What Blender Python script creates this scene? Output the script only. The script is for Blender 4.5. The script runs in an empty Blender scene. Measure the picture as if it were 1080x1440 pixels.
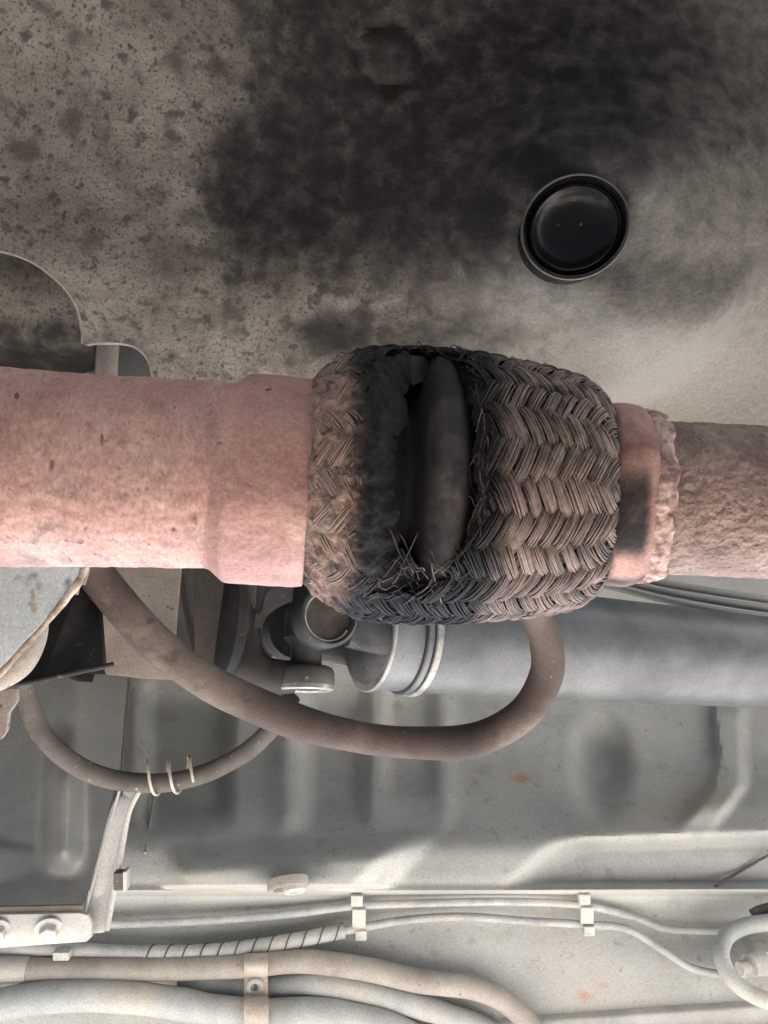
import bpy, bmesh, math, random
import numpy as np
from mathutils import Vector, Matrix, noise
from mathutils.geometry import delaunay_2d_cdt

random.seed(7)
R_ = math.radians
scn = bpy.context.scene
COL = scn.collection

# ------------------------------------------------------------------ camera
TILT = R_(6.0)
FPX = 1080.0
CAM = Vector((0.0, 0.0, 0.14))
FWD = Vector((math.sin(TILT), 0, math.cos(TILT)))
RGT = Vector((math.cos(TILT), 0, -math.sin(TILT)))
DWN = Vector((0, 1, 0))
cam_data = bpy.data.cameras.new("camera")
cam_data.sensor_fit = 'VERTICAL'
cam_data.sensor_height = 36.0
cam_data.lens = FPX / 1440.0 * 36.0
cam_data.clip_start = 0.005
cam_data.clip_end = 500
cam = bpy.data.objects.new("camera", cam_data)
COL.objects.link(cam)
cam.matrix_world = Matrix(((RGT.x, 0, -FWD.x, CAM.x), (RGT.y, -1, -FWD.y, CAM.y), (RGT.z, 0, -FWD.z, CAM.z), (0, 0, 0, 1)))
scn.camera = cam

# ------------------------------------------------------------------ light
SUN_EL, SUN_ROT = R_(61), R_(18)
world = bpy.data.worlds.new("World")
scn.world = world
world.use_nodes = True
wn = world.node_tree
bg = wn.nodes["Background"]
sky = wn.nodes.new("ShaderNodeTexSky")
sky.sky_type = 'NISHITA'
sky.sun_disc = False
sky.sun_elevation = SUN_EL
sky.sun_rotation = SUN_ROT
sky.air_density = 1.0
sky.dust_density = 2.0
wn.links.new(sky.outputs[0], bg.inputs[0])
bg.inputs[1].default_value = 0.15
sun_d = bpy.data.lights.new("sun", 'SUN')
sun_d.energy = 5.0
sun_d.angle = R_(0.5)
sun_d.color = (1.0, 0.95, 0.88)
sun = bpy.data.objects.new("sun", sun_d)
COL.objects.link(sun)
sdir = Vector((math.sin(SUN_ROT) * math.cos(SUN_EL), math.cos(SUN_ROT) * math.cos(SUN_EL), math.sin(SUN_EL)))
sun.rotation_euler = (-sdir).to_track_quat('-Z', 'Y').to_euler()
sun.location = sdir * 5
scn.view_settings.view_transform = 'Standard'
scn.view_settings.look = 'None'
scn.view_settings.gamma = 1.0
scn.view_settings.exposure = 3.38
scn.cycles.use_denoising = True
scn.cycles.use_adaptive_sampling = False
scn.cycles.sample_clamp_indirect = 4.0
scn.cycles.max_bounces = 10
scn.cycles.diffuse_bounces = 7

# ------------------------------------------------------------------ helpers
def P(px, py, d):
    return CAM + RGT * ((px - 540) / FPX * d) + DWN * ((py - 720) / FPX * d) + FWD * d

def lerp(a, b, t): return a + (b - a) * t
def sm(a, b, x):
    t = np.clip((np.asarray(x, float) - a) / (b - a), 0, 1)
    return t * t * (3 - 2 * t)
def gs(x, c, w): return np.exp(-((np.asarray(x, float) - c) / w) ** 2)

def wpos(o):
    v = Vector((0, 0, 0))
    while o is not None:
        v = v + o.location
        o = o.parent
    return v

def obj(name, verts, faces, m, parent=None, smooth=35, attrs=None, kind=None, edges=()):
    verts = [Vector(v) for v in verts]
    if parent is None:
        c = Vector((0, 0, 0))
        for v in verts: c += v
        c /= max(1, len(verts))
    else:
        c = wpos(parent)
    me = bpy.data.meshes.new(name)
    me.from_pydata([v - c for v in verts], list(edges), faces)
    if attrs:
        for k, vals in attrs.items():
            a = me.attributes.new(k, 'FLOAT', 'POINT')
            a.data.foreach_set('value', np.asarray(vals, dtype=np.float32))
    me.materials.append(m)
    me.update()
    if smooth:
        me.shade_smooth()
        if smooth < 180: me.set_sharp_from_angle(angle=R_(smooth))
    o = bpy.data.objects.new(name, me)
    COL.objects.link(o)
    if parent is None: o.location = c
    else: o.parent = parent
    if kind: o['kind'] = kind
    return o

def tag(o, label, cat, group=None):
    o['label'] = label
    o['category'] = cat
    if group: o['group'] = group
    return o

def thing(name, loc, label, cat, group=None):
    o = bpy.data.objects.new(name, None)
    o.empty_display_size = 0.01
    COL.objects.link(o)
    o.location = loc
    return tag(o, label, cat, group)

def spline(pts, n=10):
    """Catmull-Rom through tuples of any length."""
    A = [np.array(p, float) for p in pts]
    A = [2 * A[0] - A[1]] + A + [2 * A[-1] - A[-2]]
    out = []
    for i in range(1, len(A) - 2):
        p0, p1, p2, p3 = A[i - 1:i + 3]
        for k in range(n):
            t = k / n
            out.append(0.5 * (2 * p1 + (p2 - p0) * t + (2 * p0 - 5 * p1 + 4 * p2 - p3) * t * t + (3 * p1 - p0 - 3 * p2 + p3) * t ** 3))
    out.append(A[-2])
    return out

def tube_geo(pts, rad, n=16, cap=True, flat=1.0, wob=0.0, wscale=60.0):
    """pts: list of Vector, rad: float or list. Parallel transported frame."""
    pts = [Vector(p) for p in pts]
    m = len(pts)
    if not hasattr(rad, '__len__'): rad = [rad] * m
    T = []
    for i in range(m):
        t = pts[min(i + 1, m - 1)] - pts[max(i - 1, 0)]
        T.append(t.normalized())
    u = T[0].cross(Vector((0.1, 0.2, 1)))
    if u.length < 1e-4: u = T[0].cross(Vector((1, 0, 0)))
    u.normalize()
    V, F = [], []
    for i in range(m):
        u = (u - T[i] * u.dot(T[i])).normalized()
        w = T[i].cross(u)
        for k in range(n):
            a = 2 * math.pi * k / n
            dr = u * math.cos(a) + w * (math.sin(a) * flat)
            p = pts[i] + dr * rad[i]
            if wob: p = p + dr * (wob * noise.noise(p * wscale))
            V.append(p)
    for i in range(m - 1):
        for k in range(n):
            k2 = (k + 1) % n
            F.append((i * n + k, i * n + k2, (i + 1) * n + k2, (i + 1) * n + k))
    if cap:
        F.append(tuple(range(n - 1, -1, -1)))
        F.append(tuple((m - 1) * n + k for k in range(n)))
    return V, F

def tube(name, pix, r, m, parent=None, n=16, seg=10, wob=0.0, wscale=60.0, r_end=None, smooth=50, flat=1.0):
    """pix: (px, py, d) control points"""
    s = spline(pix, seg)
    pts = [P(*q[:3]) for q in s]
    rad = r if r_end is None else [lerp(r, r_end, i / (len(pts) - 1)) for i in range(len(pts))]
    V, F = tube_geo(pts, rad, n, wob=wob, wscale=wscale, flat=flat)
    return obj(name, V, F, m, parent, smooth)

def frame(ax):
    """e1 along the axis, e2 toward +Y, e3 toward the ground (seen side)"""
    e1 = ax.normalized()
    e2 = (Vector((0, 1, 0)) - e1 * e1.y).normalized()
    e3 = e2.cross(e1)
    if e3.z > 0: e3 = -e3
    return e1, e2, e3

def lathe_geo(o, e1, e2, e3, prof, n=48, disp=None, closed=True, a0=0.0, a1=2 * math.pi):
    """prof: list of (s, r); angle 0 on e3, 90deg on e2"""
    V, F = [], []
    full = abs(a1 - a0 - 2 * math.pi) < 1e-6
    cols = n if full else n + 1
    for (s, r) in prof:
        for k in range(cols):
            a = a0 + (a1 - a0) * k / n
            dr = e3 * math.cos(a) + e2 * math.sin(a)
            rr = r + (disp(s, a) if disp else 0)
            V.append(o + e1 * s + dr * rr)
    for i in range(len(prof) - 1):
        for k in range(n):
            k2 = (k + 1) % cols
            F.append((i * cols + k, i * cols + k2, (i + 1) * cols + k2, (i + 1) * cols + k))
    if closed and full:
        F.append(tuple(range(cols)))
        F.append(tuple((len(prof) - 1) * cols + k for k in reversed(range(cols))))
    return V, F

def lathe(name, o, fr, prof, m, parent=None, n=48, disp=None, closed=True, smooth=40, attrs=None, **kw):
    V, F = lathe_geo(o, fr[0], fr[1], fr[2], prof, n, disp, closed, **kw)
    return obj(name, V, F, m, parent, smooth, attrs)

def bm_obj(name, bm, m, parent=None, smooth=30, kind=None):
    bm.normal_update()
    bmesh.ops.recalc_face_normals(bm, faces=bm.faces)
    bm.verts.index_update()
    V = [v.co.copy() for v in bm.verts]
    F = [tuple(v.index for v in f.verts) for f in bm.faces]
    bm.free()
    return obj(name, V, F, m, parent, smooth, kind=kind)

def plate(name, poly, th, m, parent=None, bev=0.0006, seg=2, into=None, smooth=30, wob=0.0):
    """poly: (px,py,d) outline of the seen face; a solid plate th thick behind it"""
    into = FWD if into is None else into
    bm = bmesh.new()
    a = [bm.verts.new(P(*q)) for q in poly]
    b = [bm.verts.new(v.co + into * th) for v in a]
    n = len(a)
    bm.faces.new(a)
    bm.faces.new(b[::-1])
    for i in range(n):
        bm.faces.new((a[i], b[i], b[(i + 1) % n], a[(i + 1) % n]))
    bmesh.ops.recalc_face_normals(bm, faces=bm.faces)
    if bev:
        bmesh.ops.bevel(bm, geom=list(bm.edges), offset=bev, segments=seg, profile=0.6, affect='EDGES', clamp_overlap=True)
    if wob:
        big = [f for f in bm.faces if len(f.verts) > 4]
        bmesh.ops.triangulate(bm, faces=big)
        bmesh.ops.subdivide_edges(bm, edges=[e for e in bm.edges if e.calc_length() > 0.006], cuts=3, use_grid_fill=True)
        for v in bm.verts:
            v.co += into * (wob * noise.noise(v.co * 45)) + Vector((0, 1, 0)) * (wob * 0.5 * noise.noise(v.co * 90 + Vector((3, 1, 7))))
    return bm_obj(name, bm, m, parent, smooth)

def box_geo(c, ex, ey, ez, hx, hy, hz):
    V = [c + ex * (sx * hx) + ey * (sy * hy) + ez * (sz * hz) for sx in (-1, 1) for sy in (-1, 1) for sz in (-1, 1)]
    F = [(0, 1, 3, 2), (4, 6, 7, 5), (0, 4, 5, 1), (2, 3, 7, 6), (0, 2, 6, 4), (1, 5, 7, 3)]
    return V, F

def rbox(name, c, ex, ey, ez, hx, hy, hz, m, parent=None, bev=0.0008, seg=2):
    V, F = box_geo(c, ex, ey, ez, hx, hy, hz)
    bm = bmesh.new()
    vs = [bm.verts.new(v) for v in V]
    for f in F: bm.faces.new([vs[i] for i in f])
    bmesh.ops.recalc_face_normals(bm, faces=bm.faces)
    if bev: bmesh.ops.bevel(bm, geom=list(bm.edges), offset=bev, segments=seg, profile=0.6, affect='EDGES')
    return bm_obj(name, bm, m, parent)

# ------------------------------------------------------------------ materials
def mat(name, stops, scale=60, detail=8, rough=0.75, metal=0.0, bump=None, bump2=None, stretch=(1, 1, 1),
        specks=None, dust=None, soot_shade=None, rust=None, pale=None, spec=0.3, ndist=0.4, grain=(950, 0.22)):
    """stops: ramp [(pos, rgb)] driven by noise; specks: (scale, lo, hi, rgb); dust: (scale, lo, hi, rgb);
    soot/rust/pale: (attribute, rgb) broken up by noise"""
    m = bpy.data.materials.new(name)
    m.use_nodes = True
    nt = m.node_tree
    N, L = nt.nodes, nt.links
    b = N["Principled BSDF"]
    b.inputs["Metallic"].default_value = metal
    b.inputs["Specular IOR Level"].default_value = spec
    tc = N.new("ShaderNodeTexCoord")
    mp = N.new("ShaderNodeMapping")
    mp.inputs["Scale"].default_value = stretch
    L.new(tc.outputs["Object"], mp.inputs[0])
    co = mp.outputs[0]
    def nz(sc, det=6, dist=0.0, rg=0.55, offs=None):
        t = N.new("ShaderNodeTexNoise")
        t.inputs["Scale"].default_value = sc
        t.inputs["Detail"].default_value = det
        t.inputs["Roughness"].default_value = rg
        t.inputs["Distortion"].default_value = dist
        L.new(co, t.inputs["Vector"])
        return t.outputs["Fac"]
    def mr(v, lo, hi):
        r = N.new("ShaderNodeMapRange")
        r.interpolation_type = 'SMOOTHSTEP'
        r.inputs[1].default_value = lo
        r.inputs[2].default_value = hi
        L.new(v, r.inputs[0])
        return r.outputs[0]
    def mix(f, a, c):
        x = N.new("ShaderNodeMix")
        x.data_type = 'RGBA'
        L.new(f, x.inputs[0])
        L.new(a, x.inputs[6])
        if isinstance(c, tuple): x.inputs[7].default_value = (*c, 1)
        else: L.new(c, x.inputs[7])
        return x.outputs[2]
    def math_(op, a, c):
        x = N.new("ShaderNodeMath")
        x.operation = op
        L.new(a, x.inputs[0])
        if isinstance(c, (int, float)): x.inputs[1].default_value = c
        else: L.new(c, x.inputs[1])
        return x.outputs[0]
    rp = N.new("ShaderNodeValToRGB")
    cr = rp.color_ramp
    while len(cr.elements) < len(stops): cr.elements.new(0.5)
    for e, (p, c) in zip(cr.elements, stops):
        e.position = p
        e.color = (*c, 1)
    L.new(nz(scale, detail, ndist), rp.inputs[0])
    colr = rp.outputs[0]
    if dust:
        for (s_, lo, hi, c) in (dust if isinstance(dust, list) else [dust]):
            colr = mix(mr(nz(s_, 5, 0.2), lo, hi), colr, c)
    if specks:
        for (s_, lo, hi, c) in (specks if isinstance(specks, list) else [specks]):
            colr = mix(mr(nz(s_, 2, 0.1), lo, hi), colr, c)
    for at, ns, amt in ((pale, 140, 0.35), (rust, 160, 0.6), (soot_shade, 120, 0.42)):
        if at:
            a = N.new("ShaderNodeAttribute")
            a.attribute_name = at[0]
            nn = math_('SUBTRACT', nz(at[2] if len(at) > 2 else ns, 7, 0.3), 0.5)
            f = math_('ADD', a.outputs["Fac"], math_('MULTIPLY', nn, amt * 2))
            f2 = math_('MULTIPLY', mr(f, 0.05, 1.05), mr(a.outputs["Fac"], 0.0, 0.3))
            colr = mix(f2, colr, at[1])
    if grain:      # fine clinging dust
        gm = N.new("ShaderNodeMix")
        gm.data_type = 'RGBA'
        gm.blend_type = 'MULTIPLY'
        gm.inputs[0].default_value = 1.0
        gr = N.new("ShaderNodeMapRange")
        gr.inputs[1].default_value = 0.25
        gr.inputs[2].default_value = 0.75
        gr.inputs[3].default_value = 1.0 - grain[1] * 1.6
        gr.inputs[4].default_value = 1.0 + grain[1] * 1.6
        gr.clamp = False
        L.new(nz(grain[0], 3, 0.0, 0.9), gr.inputs[0])
        L.new(colr, gm.inputs[6])
        L.new(gr.outputs[0], gm.inputs[7])
        colr = gm.outputs[2]
    L.new(colr, b.inputs["Base Color"])
    rr = N.new("ShaderNodeMapRange")
    rr.inputs[3].default_value = max(0.05, rough - 0.12)
    rr.inputs[4].default_value = min(1.0, rough + 0.12)
    L.new(nz(scale * 1.7, 4), rr.inputs[0])
    L.new(rr.outputs[0], b.inputs["Roughness"])
    last = None
    for bp in (bump, bump2):
        if bp:
            bn = N.new("ShaderNodeBump")
            bn.inputs["Strength"].default_value = bp[2] if len(bp) > 2 else 1.0
            bn.inputs["Distance"].default_value = bp[1]
            L.new(nz(bp[0], bp[3] if len(bp) > 3 else 3, 0.1), bn.inputs["Height"])
            if last: L.new(last, bn.inputs["Normal"])
            last = bn.outputs[0]
    if last: L.new(last, b.inputs["Normal"])
    return m

PINK = mat("primer_pipe", [(0.25, (0.235, 0.122, 0.10)), (0.5, (0.33, 0.19, 0.158)), (0.75, (0.42, 0.275, 0.232))], 55, 6, 0.8,
           bump=(420, 0.0007, 0.8, 2), bump2=(130, 0.0008, 0.5, 3), stretch=(1.25, 0.7, 0.7),
           specks=[(190, 0.69, 0.735, (0.085, 0.05, 0.045)), (300, 0.68, 0.76, (0.14, 0.085, 0.075)), (620, 0.64, 0.76, (0.2, 0.12, 0.1))],
           dust=[(30, 0.5, 0.75, (0.36, 0.23, 0.19)), (75, 0.56, 0.72, (0.21, 0.15, 0.135)), (200, 0.56, 0.7, (0.24, 0.15, 0.13))])
COLLAR = mat("primer_collar", [(0.25, (0.225, 0.115, 0.095)), (0.5, (0.29, 0.16, 0.135)), (0.75, (0.36, 0.225, 0.19))], 40, 6, 0.72,
             bump=(380, 0.0006, 0.8, 3), specks=(170, 0.71, 0.74, (0.08, 0.048, 0.042)), dust=[(35, 0.52, 0.7, (0.38, 0.26, 0.215)), (110, 0.56, 0.72, (0.20, 0.115, 0.10))])
PINK2 = mat("rough_pipe", [(0.25, (0.115, 0.076, 0.063)), (0.5, (0.19, 0.13, 0.108)), (0.75, (0.29, 0.21, 0.178))], 90, 6, 0.85,
            bump=(520, 0.0011, 1.0, 2), bump2=(230, 0.0006, 0.6, 3),
            specks=(480, 0.62, 0.70, (0.13, 0.08, 0.07)))
CUP = mat("scorched_cup", [(0.30, (0.13, 0.068, 0.054)), (0.45, (0.22, 0.118, 0.095)), (0.65, (0.33, 0.192, 0.158))], 75, 7, 0.8,
          bump=(320, 0.0007, 0.8, 3), ndist=0.8, soot_shade=("soot_shade", (0.012, 0.009, 0.008)))
WELD = mat("weld", [(0.36, (0.14, 0.08, 0.065)), (0.5, (0.29, 0.185, 0.155)), (0.65, (0.42, 0.295, 0.25))], 260, 6, 0.75, bump=(500, 0.0006, 0.8, 3))
WIRE = mat("braid_wire", [(0.3, (0.022, 0.019, 0.018)), (0.47, (0.075, 0.060, 0.054)), (0.70, (0.27, 0.20, 0.165))], 150, 6, 0.65, 0.1,
           bump=(900, 0.0002, 0.6, 2), soot_shade=("soot_shade", (0.005, 0.0045, 0.0045)), pale=("dust", (0.19, 0.13, 0.105), 260), spec=0.2)
CORE = mat("sooty_core", [(0.3, (0.010, 0.009, 0.009)), (0.7, (0.035, 0.027, 0.025))], 150, 6, 0.9, bump=(500, 0.0005, 0.8, 3))
MATTED = mat("matted_dirt", [(0.34, (0.022, 0.017, 0.015)), (0.47, (0.10, 0.067, 0.053)), (0.60, (0.21, 0.128, 0.10)), (0.75, (0.27, 0.19, 0.145))], 190, 7, 0.9,
             bump=(420, 0.0012, 1.0, 4), soot_shade=("soot_shade", (0.005, 0.0045, 0.0045)), dust=(70, 0.57, 0.72, (0.20, 0.15, 0.115)), ndist=0.9)
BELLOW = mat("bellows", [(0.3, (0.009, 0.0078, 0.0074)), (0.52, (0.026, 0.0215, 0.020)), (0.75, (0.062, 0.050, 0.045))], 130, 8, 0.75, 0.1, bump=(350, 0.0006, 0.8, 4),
             soot_shade=("soot_shade", (0.005, 0.0045, 0.0045)))
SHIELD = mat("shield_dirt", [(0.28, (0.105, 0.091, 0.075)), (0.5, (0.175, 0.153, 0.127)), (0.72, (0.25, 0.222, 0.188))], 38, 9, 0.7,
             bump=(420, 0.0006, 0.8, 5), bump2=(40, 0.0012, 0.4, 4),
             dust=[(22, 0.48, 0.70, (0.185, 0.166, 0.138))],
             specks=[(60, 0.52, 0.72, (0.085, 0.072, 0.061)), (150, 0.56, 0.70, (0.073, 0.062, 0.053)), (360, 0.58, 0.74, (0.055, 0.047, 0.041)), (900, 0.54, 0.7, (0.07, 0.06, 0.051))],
             soot_shade=("soot_shade", (0.0105, 0.0085, 0.0075)), rust=("clean", (0.168, 0.152, 0.133), 8), pale=("pale", (0.23, 0.205, 0.178)), ndist=0.8)
FLOOR = mat("floor_paint", [(0.3, (0.295, 0.308, 0.30)), (0.5, (0.36, 0.372, 0.362)), (0.7, (0.42, 0.43, 0.412))], 14, 8, 0.62,
            bump=(300, 0.00012, 0.5, 3), bump2=(25, 0.0006, 0.3, 3), specks=(420, 0.68, 0.74, (0.22, 0.2, 0.17)),
            dust=[(9, 0.5, 0.75, (0.38, 0.36, 0.315)), (55, 0.55, 0.75, (0.30, 0.305, 0.29)), (130, 0.60, 0.75, (0.27, 0.26, 0.235))], rust=("rust", (0.40, 0.20, 0.10)), spec=0.4)
GREY = mat("grey_metal", [(0.3, (0.20, 0.20, 0.185)), (0.7, (0.36, 0.36, 0.33))], 30, 8, 0.6, bump=(350, 0.0002, 0.5, 3), specks=(300, 0.64, 0.7, (0.14, 0.12, 0.1)))
DGREY = mat("dark_sheet", [(0.3, (0.20, 0.205, 0.198)), (0.7, (0.29, 0.295, 0.283))], 22, 8, 0.42, 0.2, bump=(40, 0.0005, 0.3, 3), dust=(14, 0.5, 0.75, (0.25, 0.25, 0.23)))
BLUEP = mat("pale_blue_paint", [(0.3, (0.34, 0.37, 0.375)), (0.55, (0.47, 0.49, 0.48)), (0.75, (0.55, 0.55, 0.52))], 34, 8, 0.6,
            bump=(260, 0.00025, 0.6, 3), specks=[(60, 0.62, 0.70, (0.12, 0.14, 0.19)), (150, 0.66, 0.72, (0.30, 0.27, 0.22))])
RUSTY = mat("rusty_edge", [(0.3, (0.10, 0.07, 0.055)), (0.5, (0.30, 0.24, 0.19)), (0.7, (0.50, 0.45, 0.38))], 120, 8, 0.85, bump=(300, 0.001, 0.9, 4))
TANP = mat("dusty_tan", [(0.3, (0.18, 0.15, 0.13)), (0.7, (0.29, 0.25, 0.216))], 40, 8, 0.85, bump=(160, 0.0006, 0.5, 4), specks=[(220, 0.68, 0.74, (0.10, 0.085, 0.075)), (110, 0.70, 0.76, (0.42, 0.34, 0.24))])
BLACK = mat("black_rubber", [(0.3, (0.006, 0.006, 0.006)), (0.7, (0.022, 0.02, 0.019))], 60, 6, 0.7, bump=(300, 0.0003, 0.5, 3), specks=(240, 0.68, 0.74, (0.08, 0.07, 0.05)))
PLUG = mat("gloss_rubber", [(0.3, (0.003, 0.003, 0.003)), (0.7, (0.007, 0.0065, 0.006))], 90, 6, 0.24, bump=(700, 0.00015, 0.5, 3), spec=0.3)
HOSE = mat("brown_hose", [(0.3, (0.040, 0.029, 0.026)), (0.55, (0.075, 0.055, 0.047)), (0.75, (0.13, 0.10, 0.085))], 22, 8, 0.75, bump=(500, 0.00015, 0.5, 3),
           dust=[(13, 0.50, 0.72, (0.17, 0.137, 0.113)), (90, 0.56, 0.72, (0.06, 0.045, 0.04))], specks=(420, 0.72, 0.80, (0.20, 0.17, 0.14)))
HOSE2 = mat("grey_hose", [(0.3, (0.05, 0.045, 0.041)), (0.7, (0.125, 0.113, 0.102))], 40, 8, 0.7, bump=(500, 0.00015, 0.5, 3), specks=(300, 0.68, 0.74, (0.3, 0.26, 0.22)))
SHAFT = mat("shaft_paint", [(0.3, (0.075, 0.082, 0.090)), (0.5, (0.115, 0.126, 0.138)), (0.72, (0.16, 0.173, 0.19))], 30, 8, 0.42, 0.1, bump=(500, 0.0001, 0.5, 3),
            specks=[(620, 0.66, 0.80, (0.20, 0.195, 0.19)), (800, 0.62, 0.74, (0.06, 0.062, 0.066))], spec=0.6)
YOKE = mat("oily_iron", [(0.3, (0.012, 0.011, 0.0105)), (0.7, (0.042, 0.038, 0.034))], 50, 7, 0.6, 0.1, bump=(400, 0.0003, 0.6, 3))
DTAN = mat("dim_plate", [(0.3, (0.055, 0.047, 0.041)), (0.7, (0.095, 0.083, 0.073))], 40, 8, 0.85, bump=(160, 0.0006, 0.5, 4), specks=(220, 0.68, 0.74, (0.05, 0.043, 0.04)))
YOKE2 = mat("brown_cap", [(0.3, (0.03, 0.024, 0.021)), (0.7, (0.085, 0.068, 0.058))], 90, 7, 0.75, bump=(400, 0.0003, 0.6, 3))
JOINT = mat("joint_iron", [(0.3, (0.028, 0.029, 0.031)), (0.55, (0.055, 0.057, 0.061)), (0.75, (0.10, 0.102, 0.106))], 70, 8, 0.55, 0.1, bump=(500, 0.0003, 0.7, 3), specks=(500, 0.66, 0.76, (0.16, 0.15, 0.14)))
SHINE = mat("bright_edge", [(0.3, (0.22, 0.22, 0.215)), (0.7, (0.42, 0.42, 0.41))], 120, 6, 0.4, 0.4, bump=(500, 0.0001, 0.5, 2))
WIRECLIP = mat("spring_wire", [(0.3, (0.33, 0.29, 0.24)), (0.7, (0.55, 0.50, 0.42))], 160, 5, 0.5, 0.3)
WHITE = mat("white_paint", [(0.3, (0.32, 0.32, 0.31)), (0.7, (0.45, 0.45, 0.435))], 40, 7, 0.5, bump=(250, 0.0001, 0.5, 2), specks=(120, 0.68, 0.75, (0.42, 0.36, 0.28)))
LINE = mat("line_coat", [(0.3, (0.26, 0.28, 0.29)), (0.7, (0.42, 0.43, 0.43))], 60, 7, 0.55, bump=(400, 0.0001, 0.5, 2), dust=(30, 0.52, 0.7, (0.40, 0.37, 0.32)))
TANPIPE = mat("tan_pipe", [(0.3, (0.215, 0.20, 0.18)), (0.7, (0.33, 0.308, 0.28))], 40, 7, 0.7, bump=(300, 0.0002, 0.5, 3), specks=(200, 0.70, 0.76, (0.12, 0.08, 0.06)))
BLUEH = mat("blue_grey_hose", [(0.3, (0.23, 0.255, 0.26)), (0.7, (0.40, 0.41, 0.40))], 25, 8, 0.7, bump=(200, 0.0004, 0.5, 4), dust=(20, 0.5, 0.7, (0.40, 0.37, 0.32)))
CLIPM = mat("clip_plastic", [(0.3, (0.36, 0.355, 0.33)), (0.7, (0.52, 0.51, 0.48))], 70, 6, 0.6)
CLAMPM = mat("clamp_steel", [(0.3, (0.30, 0.265, 0.23)), (0.7, (0.47, 0.43, 0.38))], 60, 7, 0.6, 0.1, bump=(300, 0.0002, 0.5, 3))
GROUND = mat("ground_concrete", [(0.3, (0.16, 0.147, 0.132)), (0.7, (0.23, 0.212, 0.192))], 3, 9, 0.9, bump=(30, 0.004, 0.6, 6))
SILLM = mat("sill_paint", [(0.3, (0.30, 0.32, 0.33)), (0.7, (0.42, 0.44, 0.45))], 20, 7, 0.5, bump=(200, 0.0002, 0.5, 3))

# ------------------------------------------------------------------ ground
G = 120.0
o = obj("ground", [(-G, -G, 0), (G, -G, 0), (G, G, 0), (-G, G, 0)], [(0, 1, 2, 3)], GROUND, smooth=0, kind='structure')

# ------------------------------------------------------------------ floor pan (tunnel wall, flange, lower floor) and sill
HX = np.array([-4000, 700, 850, 980, 1060, 1120, 1160, 1190, 1252, 1253.5, 1260, 1285, 1310, 1360, 1440, 1600], float)
HY = np.array([0.885, 0.875, 0.86, 0.815, 0.766, 0.719, 0.688, 0.667, 0.653, 0.655, 0.674, 0.678, 0.674, 0.666, 0.655, 0.64])
_d = np.arange(-4000, 1601, 1.0)
_h = np.interp(_d, HX, HY)
_k = gs(np.arange(-30, 31), 0, 14); _k /= _k.sum()
_hs = np.convolve(np.pad(_h, 30, mode='edge'), _k, mode='valid')
_w = gs(_d, 1252, 12)
_hs = _hs * (1 - _w) + _h * _w

def floor_H(px, py):
    px = np.asarray(px, float); py = np.asarray(py, float)
    H = np.interp(py, _d, _hs)
    H = H - 0.50 * sm(-2000, -3000, py) - 0.42 * sm(-3000, -4100, px)  # far edges bent down, out of view, to shut out side light
    wall = sm(930, 1000, py) * (1 - sm(1125, 1178, py))
    def band(a, b, e=14): return sm(a - e, a + e, px) * (1 - sm(b - e, b + e, px))
    H = H + 0.021 * band(432, 512) * wall
    H = H + 0.020 * band(205, 318, 18) * wall
    H = H + 0.010 * band(545, 606, 12) * sm(930, 1000, py) * (1 - sm(1085, 1130, py))
    H = H - 0.010 * gs(px, 403, 20) * sm(930, 990, py) * (1 - sm(1140, 1185, py))
    H = H - 0.005 * gs(px, 625, 16) * wall
    # oval dent on the right
    H = H + 0.026 * np.exp(-(((px - 846) / 34) ** 2 + ((py - 1075) / 58) ** 2) ** 1.6)
    # long lens-shaped bulge over the seam
    top = 1198 - (px - 225) * 0.07
    q = sm(222, 262, px) * (1 - sm(520, 594, px + (py - 1210) * 0.9))
    H = H - 0.021 * q * sm(top - 14, top + 36, py) * (1 - sm(1244, 1251, py))
    H = H - 0.014 * np.exp(-(((px - 412) / 42) ** 2 + ((py - 1243) / 20) ** 2)) * (1 - sm(1249, 1256, py))
    # recess on the right above the seam
    e = px - 790 + (py - 1195) * 0.95
    H = H + 0.018 * sm(-40, 34, e) * sm(1174 - (px - 790) * 0.03, 1200 - (px - 790) * 0.03, py) * (1 - sm(1240, 1251, py))
    # creased overlap at the far right
    cx = np.interp(py, [900, 1000, 1060, 1105, 1150, 1165], [985, 1003, 1011, 1000, 963, 955])
    wd = 5 + 9 * sm(1085, 1130, py)
    f = sm(0, 1, (px - cx + wd) / (2 * wd)) * (1 - sm(1128, 1176, py)) * sm(960, 1010, py)
    H = H - 0.014 * f + 0.010 * f * sm(1036, 1056, px - (1105 - py) * 0.0 + (py - 1105) * (py > 1105) * 0.7)
    # soft swell of the lower right floor
    H = H + 0.012 * gs(px, 980, 150) * gs(py, 1285, 45)
    # dents and unevenness
    H = H + 0.0015 * np.sin(px * 0.011 + py * 0.017) * sm(1290, 1330, py)
    return H

def floor_d(px, py):
    s = (np.asarray(px, float) - 540) / FPX
    return (floor_H(px, py) - CAM.z) / (math.cos(TILT) - s * math.sin(TILT))

def EDGE(px): return 1424 + (1080 - px) * 0.067

def PF(px, py, off):
    return (px, py, float(floor_d(px, py)) - off)

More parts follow.
